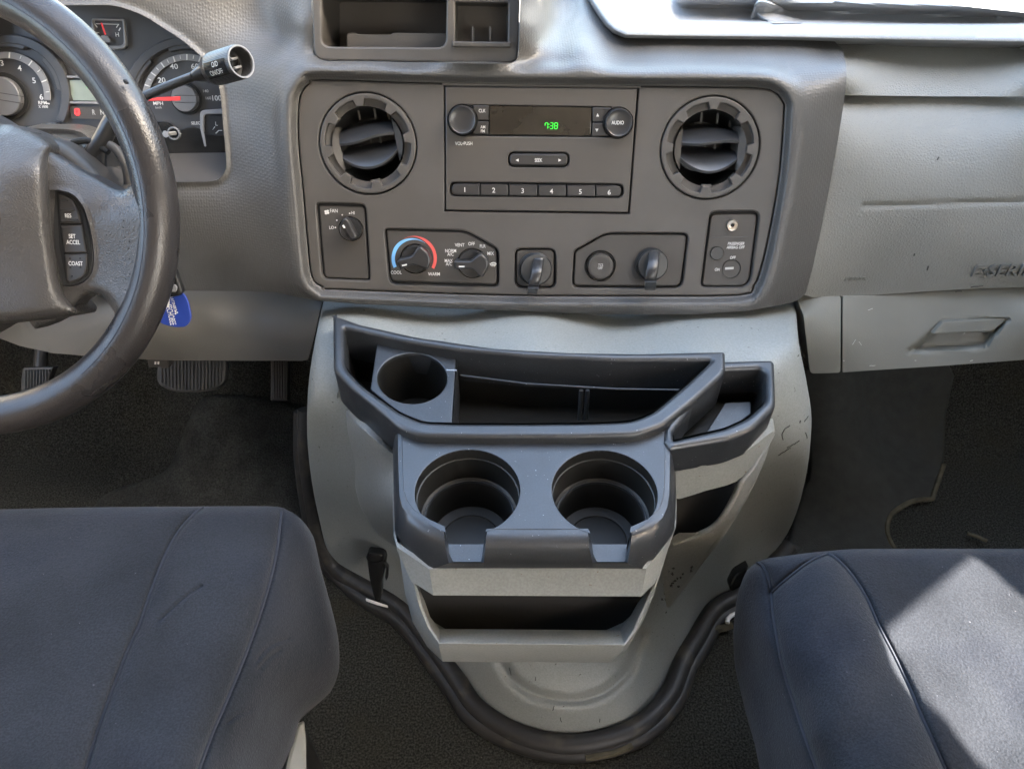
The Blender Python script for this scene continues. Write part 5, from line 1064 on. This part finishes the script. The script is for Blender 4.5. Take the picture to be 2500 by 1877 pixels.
dct = [(-100,1260,'z',.395),(200,1260,'z',.398),(400,1260,'z',.398),(600,1260,'z',.396),(-100,1450,'z',.405),(150,1450,'z',.405),(350,1450,'z',.408),(500,1450,'z',.404),(640,1420,'z',.395),(-100,1700,'z',.41),(200,1800,'z',.41),(400,1700,'z',.408),(-100,1950,'z',.415),(300,1950,'z',.41),(520,1750,'z',.398),(480,1950,'z',.40),
 (700,1280,'z',.385),(740,1350,'z',.365),(770,1420,'z',.335),(700,1500,'z',.36),(790,1550,'z',.30),(700,1650,'z',.325),(790,1640,'z',.275),(620,1750,'z',.35),(720,1740,'z',.26),(600,1900,'z',.33),(680,1900,'z',.25)]
s1 = LS((1130,205),(1080,240),(1000,330),(940,430),(900,520),(830,700),(780,850),(720,980),(660,1130),(600,1290),(540,1460),(480,1661),(440,1800)); s2 = LS((1572,228),(1562,290),(1550,400),(1530,510),(1500,630),(1455,780),(1400,940),(1330,1120),(1250,1310),(1180,1470),(1110,1661),(1060,1800))
dst, dsd = seat('driver_seat', 'driver seat in blue grey suede cover, left of the console', lo_, dct, [s1, s2], 26, .022, (-.5,.1,0), (-.13,.0,-.20), [cat(LS((1610,935),(1540,955),(1480,995),(1430,1060)), False, 4), cat(LS((1130,640),(1050,690),(970,760),(890,835)), False, 4), cat(LS((1400,1330),(1340,1350),(1270,1400)), False, 4), cat(LS((1560,1000),(1500,1040),(1440,1110)), False, 4)])
sdp = LS((1640,1440),(1705,1385),(1712,1700),(1560,1760),(1600,1600))
SPL = Plane(W([(735,1820)], tz(735,1820,.20))[0], (.35,0,.94))
plate('side_panel', SPL, fil(LS((1655,1400,4),(1700,1380,6),(1712,1480,10),(1716,1900,4),(1540,1900,4),(1600,1600,10)),3), 0, .05, .004, M['seatplastic'], dst)
box('seat_base', (-.80,-.3,.02), (-.20,.30,.18), M['black'], dst, .01)
ro2 = cat([(2620,1340),(2500,1339),(2183,1339),(2080,1340),(2028,1344),(1985,1348),(1934,1354),(1890,1360),(1868,1364),(1845,1374),(1830,1386),(1817,1405),(1804,1440),(1796,1480),(1791,1537),(1791,1580),(1795,1630),(1803,1665),(1811,1700),(1828,1767),(1843,1816),(1855,1877),(1880,1960),(2620,1960)], True, 2)
pct = [(2600,1350,'z',.395),(2300,1350,'z',.398),(2100,1352,'z',.398),(2600,1500,'z',.402),(2300,1500,'z',.400),(2200,1600,'z',.400),(2600,1800,'z',.41),(2400,1700,'z',.404),(2350,1900,'z',.405),(2600,1950,'z',.41),(2050,1380,'z',.404),(2100,1480,'z',.408),(2130,1600,'z',.411),(2200,1750,'z',.413),(2260,1870,'z',.414),(1950,1400,'z',.395),(2000,1550,'z',.403),(2080,1800,'z',.404),(1900,1420,'z',.38),(1930,1600,'z',.385),(1990,1800,'z',.385),(2040,1950,'z',.385),
 (1870,1390,'z',.372),(1830,1460,'z',.345),(1860,1560,'z',.35),(1810,1600,'z',.29),(1880,1750,'z',.31),(1840,1780,'z',.27),(1930,1920,'z',.31),(1875,1920,'z',.26)]
pA = RS((850,268),(905,300),(980,375),(1050,470),(1110,575),(1160,690),(1205,785),(1265,900),(1330,1030),(1390,1160),(1440,1280),(1530,1480),(1610,1661),(1680,1820)); pB = RS((395,325),(430,350),(458,400),(478,470),(486,540),(492,620),(502,700),(525,830),(550,960),(585,1090),(620,1200),(665,1340),(720,1500),(780,1661),(830,1800)); pC = RS((487,520),(540,470),(600,420),(650,380),(700,342),(770,300),(850,270))
pst, psd = seat('passenger_seat', 'passenger seat in blue grey suede cover with a sunlit patch', ro2, pct, [pA, pB, pC], 24, .020, (.6,.1,0), (.13,0,-.20))
box('seat_base', (.30,-.3,.02), (.85,.30,.18), M['black'], pst, .01)
# dust and dirt lying on the floor, floor seam lines
def floor_line(nm, q, r, m, zf, lab):
    P = []
    for p in cat(q, False, 5):
        t = zf(p); P.append(W([p], t-.012)[0])
    o = tube(nm, P, r, m, None, n=6); tag(o, kind='stuff'); return o
def tfl(p):
    d = rays([p])[0]; lo, hi = .5, 2.0
    for _ in range(18):
        t = (lo+hi)/2; q = CAM+d*t
        if q[2] <= floor_f((q[0]+1)/2.1, (q[1]+2.6)/3.66)[2]: hi = t
        else: lo = t
    return lo-.002
def tfv(P): return np.array([tfl(p) for p in np.asarray(P)])
mt = thing('floor_mat', 'black moulded rubber mat in the passenger footwell with a dusty curved edge', 'floor mat', (.55,.75,.02))
m1 = cat(RF((330,150),(700,130),(1400,100),(1385,500),(1370,860),(1335,960),(1300,1060),(1280,1110),(1200,1118),(1120,1138),(1040,1182),(985,1240),(958,1330),(980,1420),(1020,1500),(1000,1600),(240,1600),(250,1350),(330,1050),(380,900),(360,500)), True, 3)
patch('mat_sheet', m1, lambda P: tfv(P)-.011*rnd(pdist(P, m1), 9)-.003, M['mat'], mt, (), 16, (2, 5, 9), (0, .004, -.02), 60)
mt2 = thing('floor_mat', 'black carpet mat in the driver footwell beside the engine cover', 'floor mat', (-.4,.75,.02))
m2 = cat(PD((1420,320),(1330,380),(1260,520),(1180,720),(1110,830),(980,890),(760,960),(640,1060),(640,1200),(2040,1200),(2040,1060),(2060,800),(2050,500),(2040,420),(1880,350),(1600,320)), True, 3)
patch('mat_sheet', m2, lambda P: tfv(P)-.014*rnd(pdist(P, m2), 16)-.003, M['carpet2'], mt2, (), 16, (2, 5, 9, 15), (0, .004, -.02), 60)
floor_line('mat_edge_dust', RF((1370,860),(1300,1060),(1280,1110),(1200,1115),(1120,1135),(1040,1180),(975,1240),(950,1330),(975,1420),(1010,1480)), .004, M['dust'], tfl, '')
floor_line('mat_edge_dust', RF((1545,1365),(1610,1385),(1690,1420)), .003, M['dust'], tfl, '')
floor_line('seal_dust', BT((1790,740),(1830,690),(1860,640),(1900,600),(1960,590),(2010,575)), .0055, M['dust'], tfl, '')
floor_line('seal_dust', BT((1380,1150),(1440,1140),(1510,1125),(1580,1095)), .004, M['dust'], tfl, '')
# ================================================================== WINDSHIELD
gm = bpy.data.materials.new('windshield_glass'); gm.use_nodes = True; n_ = gm.node_tree.nodes; n_.clear()
o_ = n_.new('ShaderNodeOutputMaterial'); mx_ = n_.new('ShaderNodeMixShader'); tr_ = n_.new('ShaderNodeBsdfTransparent'); gl_ = n_.new('ShaderNodeBsdfGlossy'); gl_.inputs['Roughness'].default_value = .02
mx_.inputs[0].default_value = .06; tr_.inputs[0].default_value = (.93,.96,.95,1)
for a_, b2 in ((tr_.outputs[0], mx_.inputs[1]), (gl_.outputs[0], mx_.inputs[2]), (mx_.outputs[0], o_.inputs[0])): gm.node_tree.links.new(a_, b2)
ws = from_data('windshield', [(-1.0,1.15,.545),(1.1,1.15,.545),(1.1,.435,1.49),(-1.0,.435,1.49)], [(0,1,2,3)], gm, None, 0)
tag(ws, 'clear windshield glass above the top of the dashboard', 'windshield')
